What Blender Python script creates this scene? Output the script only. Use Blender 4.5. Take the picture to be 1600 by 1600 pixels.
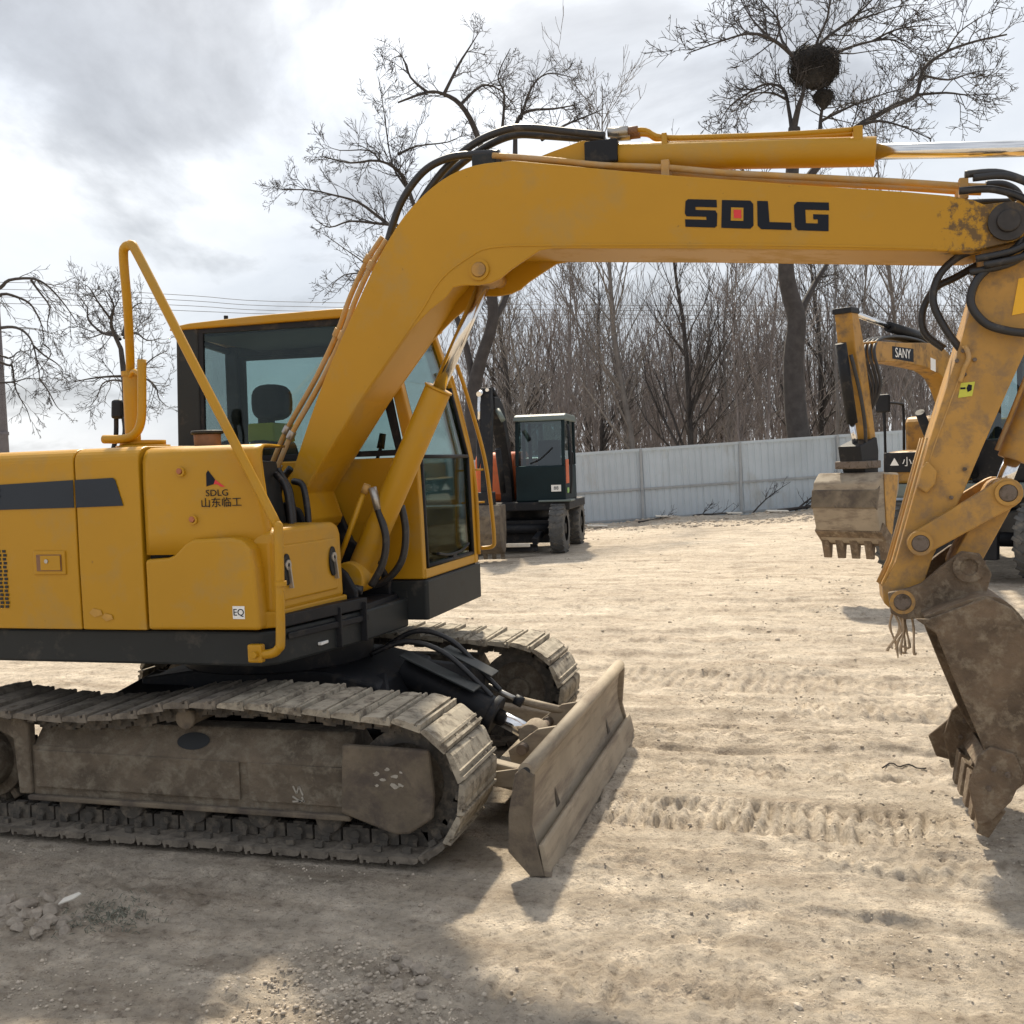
import bpy, math, random
import numpy as np
from mathutils import Vector, Matrix

# ------------------------------------------------------------------ scene, camera, light
for o in list(bpy.data.objects):
    bpy.data.objects.remove(o)
S = bpy.context.scene
COL = S.collection
R = math.radians

cam_d = bpy.data.cameras.new('camera')
cam = bpy.data.objects.new('camera', cam_d)
COL.objects.link(cam)
cam_d.sensor_width = 36.0
cam_d.lens = 36.0
cam_d.clip_start = 0.05
cam_d.clip_end = 3000
yaw, pitch, roll = R(16), R(-2.7), R(2.0)
fw = Vector((-math.sin(yaw) * math.cos(pitch), math.cos(yaw) * math.cos(pitch), math.sin(pitch)))
rt0 = Vector((math.cos(yaw), math.sin(yaw), 0))
up0 = rt0.cross(fw)
rt = rt0 * math.cos(roll) - up0 * math.sin(roll)
up = rt0 * math.sin(roll) + up0 * math.cos(roll)
M = Matrix((rt, up, -fw)).transposed().to_4x4()
M.translation = Vector((0, 0, 1.65))
cam.matrix_world = M
S.camera = cam

SUN_AZ = R(20)      # from +Y towards -X
SUN_EL = R(48.5)
sun_dir = Vector((-math.sin(SUN_AZ) * math.cos(SUN_EL), math.cos(SUN_AZ) * math.cos(SUN_EL), math.sin(SUN_EL)))

W = bpy.data.worlds.new('World')
S.world = W
W.use_nodes = True
wn, wl = W.node_tree.nodes, W.node_tree.links
wn.clear()
def wnode(t, **k):
    n = wn.new(t)
    for a, b in k.items():
        setattr(n, a, b)
    return n
wo = wnode('ShaderNodeOutputWorld')
bg = wnode('ShaderNodeBackground')
bg.inputs['Strength'].default_value = 0.1
sky = wnode('ShaderNodeTexSky', sky_type='NISHITA', sun_disc=False)
sky.sun_elevation = SUN_EL
sky.sun_rotation = -SUN_AZ
sky.air_density = 1.0
sky.dust_density = 2.0
tc = wnode('ShaderNodeTexCoord')
sep = wnode('ShaderNodeSeparateXYZ')
wl.new(tc.outputs['Generated'], sep.inputs[0])
zz = wnode('ShaderNodeMath', operation='MAXIMUM'); wl.new(sep.outputs['Z'], zz.inputs[0]); zz.inputs[1].default_value = 0.0
za = wnode('ShaderNodeMath', operation='ADD'); wl.new(zz.outputs[0], za.inputs[0]); za.inputs[1].default_value = 0.42
dx = wnode('ShaderNodeMath', operation='DIVIDE'); wl.new(sep.outputs['X'], dx.inputs[0]); wl.new(za.outputs[0], dx.inputs[1])
dy = wnode('ShaderNodeMath', operation='DIVIDE'); wl.new(sep.outputs['Y'], dy.inputs[0]); wl.new(za.outputs[0], dy.inputs[1])
cmb = wnode('ShaderNodeCombineXYZ')
wl.new(dx.outputs[0], cmb.inputs[0]); wl.new(dy.outputs[0], cmb.inputs[1])
def wnoise(scale, detail, rough, off, dist=0.0):
    m = wnode('ShaderNodeMapping'); m.inputs['Location'].default_value = off
    wl.new(cmb.outputs[0], m.inputs[0])
    n = wnode('ShaderNodeTexNoise'); n.inputs['Scale'].default_value = scale
    n.inputs['Detail'].default_value = detail; n.inputs['Roughness'].default_value = rough
    n.inputs['Distortion'].default_value = dist
    wl.new(m.outputs[0], n.inputs['Vector'])
    return n.outputs['Fac']
def wramp(src, stops):
    r = wnode('ShaderNodeValToRGB'); wl.new(src, r.inputs[0])
    while len(r.color_ramp.elements) > 1:
        r.color_ramp.elements.remove(r.color_ramp.elements[-1])
    r.color_ramp.elements[0].position = stops[0][0]; r.color_ramp.elements[0].color = (*stops[0][1], 1)
    for p, c in stops[1:]:
        e = r.color_ramp.elements.new(p); e.color = (*c, 1)
    return r.outputs[0]
def wmix(mode, fac, a, b):
    n = wnode('ShaderNodeMix', data_type='RGBA', blend_type=mode)
    if isinstance(fac, float): n.inputs[0].default_value = fac
    else: wl.new(fac, n.inputs[0])
    for s, v in ((n.inputs[6], a), (n.inputs[7], b)):
        if isinstance(v, tuple): s.default_value = (*v, 1)
        else: wl.new(v, s)
    return n.outputs[2]
SKYSEED = (3.1, 1.7, 0.0)
big = wnoise(1.0, 7, 0.56, SKYSEED, 0.3)
veil = wramp(big, [(0.30, (2.35, 2.54, 2.82)), (0.43, (3.0, 3.18, 3.42)), (0.54, (3.75, 3.88, 4.02)), (0.70, (4.4, 4.46, 4.46))])
dark = wnoise(2.1, 8, 0.56, (4.7, 0.6, 0.0), 0.3)
dmask = wramp(dark, [(0.53, (0, 0, 0)), (0.60, (.55, .55, .55)), (0.70, (1, 1, 1))])
clouds = wmix('MIX', dmask, veil, (1.55, 1.63, 1.75))
# glow of the veiled sun in the cloud layer
dot = wnode('ShaderNodeVectorMath', operation='DOT_PRODUCT')
wl.new(tc.outputs['Generated'], dot.inputs[0]); dot.inputs[1].default_value = sun_dir
glow = wramp(dot.outputs['Value'], [(0.45, (0.93, 0.93, 0.95)), (0.76, (1.0, 1.0, 1.0)), (0.86, (1.20, 1.19, 1.18)), (0.92, (1.5, 1.48, 1.45)), (1.0, (3.6, 3.5, 3.3))])
clouds = wmix('MULTIPLY', 1.0, clouds, glow)
skyc = wmix('MIX', 0.94, sky.outputs[0], clouds)
wl.new(skyc, bg.inputs['Color'])
wl.new(bg.outputs[0], wo.inputs['Surface'])

sun_d = bpy.data.lights.new('sun', 'SUN')
sun_d.energy = 2.6
sun_d.angle = R(2.5)
sun_d.color = (1.0, 0.885, 0.70)
sun = bpy.data.objects.new('sun', sun_d)
COL.objects.link(sun)
sun.rotation_euler = (-sun_dir).to_track_quat('-Z', 'Y').to_euler()
sun.location = (0, 0, 30)

S.render.engine = 'CYCLES'
S.view_settings.view_transform = 'Standard'
S.view_settings.look = 'None'
S.view_settings.exposure = 1.30
S.view_settings.gamma = 1.0
S.view_settings.use_curve_mapping = False
S.cycles.max_bounces = 8
S.cycles.transparent_max_bounces = 16

# ------------------------------------------------------------------ materials
class NT:
    def __init__(self, m):
        m.use_nodes = True
        self.m = m; self.n = m.node_tree.nodes; self.l = m.node_tree.links
        self.b = self.n['Principled BSDF']
        self.out = self.n['Material Output']
        self.tc = self.n.new('ShaderNodeTexCoord')
        self.g = self.n.new('ShaderNodeNewGeometry')
    def node(self, t, **k):
        x = self.n.new(t)
        for a, b in k.items(): setattr(x, a, b)
        return x
    def noise(self, scale, detail=5, rough=0.6, vec=None, dist=0.0, stretch=None):
        x = self.n.new('ShaderNodeTexNoise')
        x.inputs['Scale'].default_value = scale; x.inputs['Detail'].default_value = detail
        x.inputs['Roughness'].default_value = rough; x.inputs['Distortion'].default_value = dist
        v = vec or self.g.outputs['Position']
        if stretch:
            mp = self.n.new('ShaderNodeMapping'); mp.inputs['Scale'].default_value = stretch
            self.l.new(v, mp.inputs[0]); v = mp.outputs[0]
        self.l.new(v, x.inputs['Vector'])
        return x.outputs['Fac']
    def ramp(self, src, stops):
        r = self.n.new('ShaderNodeValToRGB'); self.l.new(src, r.inputs[0])
        e0 = r.color_ramp.elements
        while len(e0) > 1: e0.remove(e0[-1])
        def cc(c): return (c, c, c, 1) if isinstance(c, (int, float)) else (*c, 1)
        e0[0].position = stops[0][0]; e0[0].color = cc(stops[0][1])
        for p, c in stops[1:]:
            e = e0.new(p); e.color = cc(c)
        return r.outputs[0]
    def mix(self, fac, a, b, mode='MIX'):
        x = self.n.new('ShaderNodeMix'); x.data_type = 'RGBA'; x.blend_type = mode
        if isinstance(fac, (int, float)): x.inputs[0].default_value = fac
        else: self.l.new(fac, x.inputs[0])
        for s, v in ((x.inputs[6], a), (x.inputs[7], b)):
            if isinstance(v, tuple): s.default_value = (*v, 1)
            else: self.l.new(v, s)
        return x.outputs[2]
    def set(self, k, v):
        if isinstance(v, tuple): self.b.inputs[k].default_value = (*v, 1)
        elif isinstance(v, (int, float)): self.b.inputs[k].default_value = v
        else: self.l.new(v, self.b.inputs[k])
    def bump(self, src, strength, dist):
        x = self.n.new('ShaderNodeBump'); x.inputs['Strength'].default_value = strength
        x.inputs['Distance'].default_value = dist
        self.l.new(src, x.inputs['Height'])
        self.l.new(x.outputs[0], self.b.inputs['Normal'])

def mat(name, base, rough=0.5, metal=0.0, var=0.12, vscale=3.0, dirt=None, dirt_amt=0.0, dscale=6.0,
        bump=0.0, bscale=60.0, bdist=0.003, coord='Position', spec=0.5, dstretch=None):
    m = bpy.data.materials.new(name); t = NT(m)
    vec = t.g.outputs['Position'] if coord == 'Position' else t.tc.outputs['Object']
    lo = tuple(max(0, c * (1 - var)) for c in base); hi = tuple(c * (1 + var) for c in base)
    col = t.ramp(t.noise(vscale, 4, 0.6, vec), [(0.3, lo), (0.7, hi)])
    rg = rough
    if dirt and dirt_amt > 0:
        a = 0.66 - 0.36 * dirt_amt
        d = t.ramp(t.noise(dscale, 8, 0.68, vec, 0.2, dstretch), [(a, 0.0), (a + 0.16, 1.0)])
        col = t.mix(d, col, dirt)
        rg = t.ramp(d, [(0, rough), (1, min(1, rough + 0.35))])
    t.set('Base Color', col); t.set('Roughness', rg); t.set('Metallic', metal)
    t.b.inputs['Specular IOR Level'].default_value = spec
    if bump > 0: t.bump(t.noise(bscale, 6, 0.65, vec), bump, bdist)
    return m

DUST = (0.36, 0.29, 0.20)
MUD = (0.10, 0.085, 0.065)
YEL = (0.445, 0.228, 0.007)
m_yel = mat('yellow_paint', YEL, 0.42, var=0.05, vscale=1.5, dirt=(0.40, 0.235, 0.05), dirt_amt=0.38, dscale=3.4, bump=0.05, bscale=9, bdist=0.004, spec=0.38)
def grease_spots(m, centre, radius, col):
    # grease and grime flung round a pivot
    t = NT.__new__(NT); t.m = m; t.n = m.node_tree.nodes; t.l = m.node_tree.links; t.b = t.n['Principled BSDF']; t.g = t.n.new('ShaderNodeNewGeometry')
    old = t.b.inputs['Base Color'].links[0].from_socket
    d = t.n.new('ShaderNodeVectorMath'); d.operation = 'DISTANCE'; d.inputs[1].default_value = centre; t.l.new(t.g.outputs['Position'], d.inputs[0])
    near = t.ramp(d.outputs['Value'], [(0.0, 0.34), (min(1, radius), 0.0)])
    ns = t.noise(24, 8, .7)
    ad = t.n.new('ShaderNodeMath'); ad.operation = 'ADD'; t.l.new(near, ad.inputs[0]); t.l.new(ns, ad.inputs[1])
    t.l.new(t.mix(t.ramp(ad.outputs[0], [(0.66, 0.0), (0.76, 0.85)]), old, col), t.b.inputs['Base Color'])
grease_spots(m_yel, (0.80, 4.66, 2.57), 0.34, (0.07, 0.045, 0.025))
m_yel_worn = mat('worn_yellow_paint', (0.42, 0.225, 0.045), 0.55, var=0.16, vscale=4, dirt=(0.27, 0.17, 0.08), dirt_amt=0.55, dscale=11, bump=0.15, bscale=40)
m_yel_dusty = mat('dusty_yellow_pipe', (0.44, 0.25, 0.07), 0.6, var=0.15, vscale=8, dirt=(0.42, 0.29, 0.16), dirt_amt=0.6, dscale=10)
m_decalyel = mat('yellow_warning_sheet', (0.80, 0.42, 0.01), 0.4, var=0.03)
m_limeyel = mat('lime_yellow_plastic', (0.55, 0.55, 0.06), 0.5, var=0.06)
m_grey = mat('dark_grey_paint', (0.018, 0.021, 0.022), 0.55, var=0.15, vscale=4, dirt=(0.075, 0.067, 0.058), dirt_amt=0.28, dscale=7, spec=0.3)
m_black = mat('black_frame', (0.012, 0.013, 0.016), 0.55, var=0.2, dirt=(0.06, 0.052, 0.044), dirt_amt=0.32, dscale=8, spec=0.25)
m_rubber = mat('black_rubber_hose', (0.018, 0.018, 0.02), 0.45, var=0.2, vscale=10, dirt=(0.10, 0.085, 0.07), dirt_amt=0.25, dscale=12)
m_shoe = mat('dusty_track_steel', (0.33, 0.29, 0.225), 0.85, 0.0, var=0.25, vscale=9, dirt=(0.13, 0.108, 0.082), dirt_amt=0.5, dscale=16, bump=0.5, bscale=55, bdist=0.006)
m_shoe_shaded = mat('shaded_muddy_shoe', (0.185, 0.158, 0.125), 0.9, 0.0, var=0.25, vscale=9, dirt=(0.10, 0.085, 0.068), dirt_amt=0.55, dscale=14, bump=0.6, bscale=45, bdist=0.008)  # muddy copy of the shoe steel, darkened to paint shade into its colour
m_grease = mat('greasy_steel', (0.035, 0.030, 0.027), 0.45, 0.3, var=0.3, vscale=20, dirt=(0.11, 0.08, 0.05), dirt_amt=0.35, dscale=15)
m_chain = mat('muddy_track_chain', (0.075, 0.066, 0.055), 0.85, var=0.3, vscale=14, dirt=(0.16, 0.135, 0.105), dirt_amt=0.5, dscale=18, bump=0.5, bscale=50, bdist=0.005)
m_mud = mat('mud_caked_steel', (0.118, 0.093, 0.066), 0.9, var=0.35, vscale=6, dirt=(0.20, 0.172, 0.13), dirt_amt=0.5, dscale=13, bump=1.0, bscale=30, bdist=0.012)
m_mudlight = mat('dry_mud_guard', (0.15, 0.12, 0.085), 0.9, var=0.3, vscale=5, dirt=(0.085, 0.068, 0.055), dirt_amt=0.55, dscale=6, bump=0.7, bscale=30, bdist=0.008)
m_blade = mat('dusty_blade_steel', (0.29, 0.24, 0.175), 0.75, 0.0, var=0.2, vscale=3, dirt=(0.20, 0.16, 0.12), dirt_amt=0.5, dscale=5, bump=0.3, bscale=30, bdist=0.004, dstretch=(1, .35, 3))
m_bucket = mat('rusty_bucket_steel', (0.140, 0.098, 0.062), 0.8, 0.0, var=0.4, vscale=7, dirt=(0.25, 0.20, 0.14), dirt_amt=0.45, dscale=18, bump=1.0, bscale=32, bdist=0.014)
m_pin = mat('worn_pin_steel', (0.17, 0.135, 0.11), 0.6, 0.5, var=0.2, vscale=20, dirt=(0.10, 0.075, 0.05), dirt_amt=0.5, dscale=20)
m_chrome = mat('chrome_rod', (0.72, 0.72, 0.72), 0.16, 1.0, var=0.03)
m_steel = mat('fitting_steel', (0.42, 0.40, 0.37), 0.38, 0.8, var=0.1)
m_dkdecal = mat('navy_decal', (0.009, 0.012, 0.020), 0.6, var=0.08, spec=0.2)
m_strip = mat('charcoal_stripe_decal', (0.026, 0.034, 0.046), 0.5, var=0.08, spec=0.25)
m_red = mat('red_decal', (0.62, 0.03, 0.03), 0.45, var=0.05)
m_reddot = mat('dull_red_bolt', (0.36, 0.12, 0.05), 0.5, var=0.1)
m_white = mat('white_sticker', (0.78, 0.78, 0.76), 0.5, var=0.03)
m_chalk = mat('pale_paint_mark', (0.34, 0.31, 0.26), 0.8, var=0.2, vscale=40)
m_scuff = mat('pink_scuff', (0.47, 0.255, 0.045), 0.6, var=0.1, vscale=30)
m_dark = mat('dark_interior', (0.016, 0.018, 0.02), 0.7, var=0.2)
m_seat = mat('seat_fabric', (0.028, 0.03, 0.04), 0.85, var=0.15, vscale=30)
m_wax = mat('brown_cap', (0.20, 0.10, 0.05), 0.6, var=0.2, vscale=15)
m_cloth = mat('dusty_rag', (0.42, 0.32, 0.22), 0.95, var=0.25, vscale=30)
m_bark = mat('dark_bark', (0.046, 0.041, 0.040), 0.9, var=0.3, vscale=5, bump=0.4, bscale=20, bdist=0.01)
m_bark2 = mat('grey_brown_bark', (0.165, 0.152, 0.145), 0.9, var=0.3, vscale=2.5)
m_bark3 = mat('reddish_bark', (0.19, 0.168, 0.163), 0.9, var=0.3, vscale=2.5)
m_nest = mat('nest_twigs', (0.030, 0.027, 0.025), 0.95, var=0.3, vscale=12)
m_fence = mat('pale_steel_sheet', (0.42, 0.475, 0.515), 0.55, 0.0, var=0.09, vscale=0.9, dirt=(0.36, 0.37, 0.36), dirt_amt=0.35, dscale=1.2, dstretch=(1, 1, .4))
m_fencepost = mat('fence_post_steel', (0.30, 0.32, 0.33), 0.55, 0.0, var=0.12, vscale=3)
m_concrete = mat('pole_concrete', (0.15, 0.147, 0.165), 0.85, var=0.12, vscale=4)
m_wire = mat('cable', (0.10, 0.10, 0.11), 0.6)
m_stone = mat('dusty_stone', (0.46, 0.395, 0.315), 0.95, var=0.28, vscale=7, bump=0.5, bscale=40, bdist=0.006)
m_lump = mat('broken_earth', (0.31, 0.265, 0.215), 0.97, var=0.3, vscale=18, bump=0.8, bscale=60, bdist=0.008)
m_litter = mat('pale_litter', (0.66, 0.62, 0.54), 0.8, var=0.1, vscale=10)
m_weed = mat('grey_green_weed', (0.20, 0.20, 0.155), 0.9, var=0.3, vscale=20)
m_orange = mat('orange_paint', (0.62, 0.12, 0.025), 0.45, var=0.08, dirt=(0.35, 0.12, 0.05), dirt_amt=0.3)
m_teal = mat('dark_teal_cab_paint', (0.008, 0.018, 0.022), 0.5, var=0.15, spec=0.15)
m_palegreen = mat('pale_cab_roof', (0.13, 0.16, 0.15), 0.5, var=0.08)
m_rubtrack = mat('grey_rubber_track', (0.10, 0.10, 0.095), 0.85, var=0.2, vscale=10, bump=0.3)
m_tyre = mat('dusty_tyre', (0.085, 0.085, 0.083), 0.85, var=0.2, vscale=8, dirt=(0.19, 0.17, 0.14), dirt_amt=0.4, bump=0.3)
m_yel2 = mat('amber_paint', (0.36, 0.185, 0.025), 0.5, var=0.15, dirt=(0.17, 0.11, 0.055), dirt_amt=0.5, dscale=5)
m_amber = mat('indicator_green', (0.30, 0.55, 0.12), 0.3)

def glass_mat(name, tint, refl=0.10, rough=0.03):
    m = bpy.data.materials.new(name); m.use_nodes = True
    n, l = m.node_tree.nodes, m.node_tree.links
    n.clear()
    out = n.new('ShaderNodeOutputMaterial')
    tr = n.new('ShaderNodeBsdfTransparent'); tr.inputs[0].default_value = (*tint, 1)
    gl = n.new('ShaderNodeBsdfGlossy'); gl.inputs['Roughness'].default_value = rough
    gl.inputs['Color'].default_value = (0.9, 0.95, 0.95, 1)
    fr = n.new('ShaderNodeFresnel'); fr.inputs['IOR'].default_value = 1.5
    ad = n.new('ShaderNodeMath'); ad.operation = 'MULTIPLY_ADD'; ad.inputs[1].default_value = 0.55; ad.inputs[2].default_value = refl
    l.new(fr.outputs[0], ad.inputs[0])
    mx = n.new('ShaderNodeMixShader'); l.new(ad.outputs[0], mx.inputs[0])
    l.new(tr.outputs[0], mx.inputs[1]); l.new(gl.outputs[0], mx.inputs[2])
    l.new(mx.outputs[0], out.inputs['Surface'])
    return m
m_glass = glass_mat('tinted_cab_glass', (0.68, 0.76, 0.755), 0.0)
m_glass_front = glass_mat('tinted_front_glass', (0.46, 0.56, 0.55), 0.01)
m_glass_far = glass_mat('far_cab_glass', (0.35, 0.48, 0.50), 0.06)

def ground_mat():
    m = bpy.data.materials.new('dry_dusty_earth'); t = NT(m)
    P = t.g.outputs['Position']
    big = t.noise(0.35, 5, 0.6, P)
    c = t.ramp(big, [(0.25, (0.41, 0.36, 0.30)), (0.5, (0.515, 0.455, 0.378)), (0.75, (0.565, 0.51, 0.43))])
    st = t.noise(1.0, 7, 0.65, P, 0.4, (0.7, 5.0, 1.0))
    c = t.mix(t.ramp(st, [(0.42, 0.0), (0.66, 0.75)]), c, (0.33, 0.275, 0.215))
    mo = t.noise(3.6, 9, 0.7, P, 0.5)
    c = t.mix(0.9, c, t.ramp(mo, [(0.34, (0.72, 0.69, 0.66)), (0.47, (0.98, 0.97, 0.96)), (0.66, (1.13, 1.12, 1.10))]), 'MULTIPLY')
    fi = t.noise(22.0, 10, 0.76, P)
    c = t.mix(0.85, c, t.ramp(fi, [(0.33, (0.44, 0.41, 0.385)), (0.46, (0.98, 0.97, 0.96)), (0.66, (1.25, 1.23, 1.18))]), 'MULTIPLY')
    sp = t.noise(85.0, 3, 0.6, P)
    c = t.mix(t.ramp(sp, [(0.62, 0.0), (0.68, 0.6)]), c, (0.14, 0.115, 0.09))
    sp2 = t.noise(60.0, 3, 0.6, P, 0.0, (1, 1.3, 1))
    c = t.mix(t.ramp(sp2, [(0.68, 0.0), (0.74, 0.6)]), c, (0.56, 0.51, 0.43))
    t.set('Base Color', c); t.set('Roughness', 0.97)
    t.b.inputs['Specular IOR Level'].default_value = 0.15
    vo = t.node('ShaderNodeTexVoronoi'); vo.inputs['Scale'].default_value = 75.0; t.l.new(P, vo.inputs['Vector'])
    crumb = t.ramp(vo.outputs['Distance'], [(0.0, 1.0), (0.45, 0.25), (1.0, 0.0)])
    cm = t.ramp(t.noise(5.0, 5, 0.6, P), [(0.45, 0.0), (0.62, 0.55)])
    hsum = t.mix(cm, t.ramp(t.noise(48.0, 10, 0.8, P), [(0.25, 0.0), (0.75, 1.0)]), crumb)
    t.bump(hsum, 0.9, 0.015)
    return m
m_ground = ground_mat()

# ------------------------------------------------------------------ mesh helpers
def cr(pts, k=6):
    """smooth curve through the points"""
    P = [Vector(p) for p in pts]
    if len(P) < 3: return P
    out = []
    for i in range(len(P) - 1):
        p0 = P[max(i - 1, 0)]; p1 = P[i]; p2 = P[i + 1]; p3 = P[min(i + 2, len(P) - 1)]
        for j in range(k):
            t = j / k
            out.append(0.5 * ((2 * p1) + (p2 - p0) * t + (2 * p0 - 5 * p1 + 4 * p2 - p3) * t * t + (3 * p1 - p0 - 3 * p2 + p3) * t ** 3))
    out.append(P[-1])
    return out

class MB:
    def __init__(self): self.v = []; self.f = []; self.s = []
    def add(self, vs, fs, smooth=False):
        b = len(self.v); self.v += [tuple(v) for v in vs]
        for f in fs:
            self.f.append([b + i for i in f]); self.s.append(smooth)
        return self
    def box(self, x0, x1, y0, y1, z0, z1):
        vs = [(x, y, z) for x in (x0, x1) for y in (y0, y1) for z in (z0, z1)]
        return self.add(vs, [(0, 1, 3, 2), (4, 6, 7, 5), (0, 4, 5, 1), (2, 3, 7, 6), (0, 2, 6, 4), (1, 5, 7, 3)])
    def obox(self, p0, p1, w, h, side=(0, 1, 0)):
        """bar from p0 to p1, w wide along 'side', h thick across"""
        p0, p1 = Vector(p0), Vector(p1); d = (p1 - p0).normalized(); s = Vector(side)
        s = (s - d * s.dot(d)).normalized(); u = d.cross(s)
        vs = []
        for p in (p0, p1):
            for a, b in ((-1, -1), (1, -1), (1, 1), (-1, 1)):
                vs.append(p + s * (a * w / 2) + u * (b * h / 2))
        return self.add(vs, [(0, 1, 2, 3), (7, 6, 5, 4), (0, 4, 5, 1), (1, 5, 6, 2), (2, 6, 7, 3), (3, 7, 4, 0)])
    def prism(self, poly, a, b, plane='xz'):
        n = len(poly)
        def mk(p, t):
            if plane == 'xz': return (p[0], t, p[1])
            if plane == 'yz': return (t, p[0], p[1])
            return (p[0], p[1], t)
        vs = [mk(p, a) for p in poly] + [mk(p, b) for p in poly]
        fs = [tuple(range(n)), tuple(range(2 * n - 1, n - 1, -1))]
        fs += [(i, i + n, (i + 1) % n + n, (i + 1) % n) for i in range(n)]
        return self.add(vs, fs)
    def tube(self, path, r, n=8, caps=True):
        P = [Vector(p) for p in path]; K = len(P)
        rr = r if isinstance(r, (list, tuple)) else [r] * K
        vs = []; prev = None
        for i in range(K):
            t = (P[min(i + 1, K - 1)] - P[max(i - 1, 0)])
            t = t.normalized() if t.length > 1e-9 else Vector((0, 0, 1))
            if prev is None:
                ref = Vector((0, 0, 1)) if abs(t.z) < 0.9 else Vector((1, 0, 0))
                u = t.cross(ref).normalized()
            else:
                u = (prev - t * prev.dot(t))
                u = u.normalized() if u.length > 1e-6 else t.orthogonal().normalized()
            prev = u; w = t.cross(u)
            for j in range(n):
                a = 2 * math.pi * j / n
                vs.append(P[i] + (u * math.cos(a) + w * math.sin(a)) * rr[i])
        fs = [(i * n + j, i * n + (j + 1) % n, (i + 1) * n + (j + 1) % n, (i + 1) * n + j) for i in range(K - 1) for j in range(n)]
        self.add(vs, fs, True)
        if caps:
            b = len(self.v) - len(vs)
            self.f.append([b + j for j in range(n)][::-1]); self.s.append(False)
            self.f.append([b + (K - 1) * n + j for j in range(n)]); self.s.append(False)
        return self
    def cyl(self, p0, p1, r0, r1=None, n=20):
        return self.tube([p0, p1], [r0, r0 if r1 is None else r1], n)
    def ring(self, c, axis, r_in, r_out, t, n=24):
        """flat washer: thickness t along axis"""
        c = Vector(c); a = Vector(axis).normalized(); u = a.orthogonal().normalized(); w = a.cross(u)
        vs = []
        for (r, z) in ((r_in, 0), (r_out, 0), (r_out, t), (r_in, t)):
            for j in range(n):
                q = 2 * math.pi * j / n
                vs.append(c + a * z + (u * math.cos(q) + w * math.sin(q)) * r)
        fs = [(k * n + j, k * n + (j + 1) % n, ((k + 1) % 4) * n + (j + 1) % n, ((k + 1) % 4) * n + j) for k in range(4) for j in range(n)]
        return self.add(vs, fs)
    def xf(self, mtx):
        self.v = [tuple(mtx @ Vector(v)) for v in self.v]; return self
    def mesh(self, name, material, off=(0, 0, 0)):
        me = bpy.data.meshes.new(name)
        me.from_pydata([(v[0] - off[0], v[1] - off[1], v[2] - off[2]) for v in self.v], [], self.f)
        me.polygons.foreach_set('use_smooth', self.s)
        me.materials.append(material)
        me.update()
        return me
    def build(self, name, material, parent=None, bevel=None, seg=2, off=None, label=None):
        if off is None: off = ORG
        o = bpy.data.objects.new(name, self.mesh(name, material, off)); COL.objects.link(o)
        fix_normals(o.data)
        if parent is not None: o.parent = parent
        if bevel:
            b = o.modifiers.new('bevel', 'BEVEL'); b.width = bevel; b.segments = seg
            b.limit_method = 'ANGLE'; b.angle_limit = R(35); b.harden_normals = False
        if label: o['label'] = label
        return o
import bmesh
def fix_normals(me):
    bm = bmesh.new(); bm.from_mesh(me)
    bmesh.ops.recalc_face_normals(bm, faces=bm.faces)
    bm.to_mesh(me); bm.free()
ORG = (0, 0, 0)
def empty(name, loc, rz=0.0, label=None, cat=None, group=None):
    o = bpy.data.objects.new(name, None); COL.objects.link(o)
    o.empty_display_size = 0.2
    o.location = loc; o.rotation_euler = (0, 0, rz)
    tag(o, label, cat, group)
    return o
def tag(o, label=None, cat=None, group=None, kind=None):
    if label: o['label'] = label
    if cat: o['category'] = cat
    if group: o['group'] = group
    if kind: o['kind'] = kind
    return o
def link_mesh(name, me, parent=None, loc=(0, 0, 0), rot=(0, 0, 0), scale=(1, 1, 1)):
    o = bpy.data.objects.new(name, me); COL.objects.link(o)
    o.location = loc; o.rotation_euler = rot; o.scale = scale
    if parent is not None: o.parent = parent
    return o
_dg = None
def text_mesh(txt, size, extrude=0.0):
    cu = bpy.data.curves.new('t', 'FONT'); cu.body = txt; cu.size = size
    cu.align_x = 'CENTER'; cu.align_y = 'CENTER'; cu.resolution_u = 3; cu.extrude = extrude
    ob = bpy.data.objects.new('t', cu); COL.objects.link(ob)
    dg = bpy.context.evaluated_depsgraph_get()
    me = bpy.data.meshes.new_from_object(ob.evaluated_get(dg))
    bpy.data.objects.remove(ob); bpy.data.curves.remove(cu)
    return me
def text_obj(name, txt, size, material, origin, ux, uy, parent, off=None, sx=1.0):
    """flat lettering: ux = reading direction, uy = up direction"""
    if off is None: off = ORG
    me = text_mesh(txt, size, 0.0008)
    ux, uy = Vector(ux).normalized(), Vector(uy).normalized(); uz = ux.cross(uy).normalized()
    mtx = Matrix((ux * sx, uy, uz)).transposed().to_4x4()
    mtx.translation = Vector(origin) - Vector(off)
    me.transform(mtx); me.materials.clear(); me.materials.append(material); me.name = name
    return link_mesh(name, me, parent)

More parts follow.
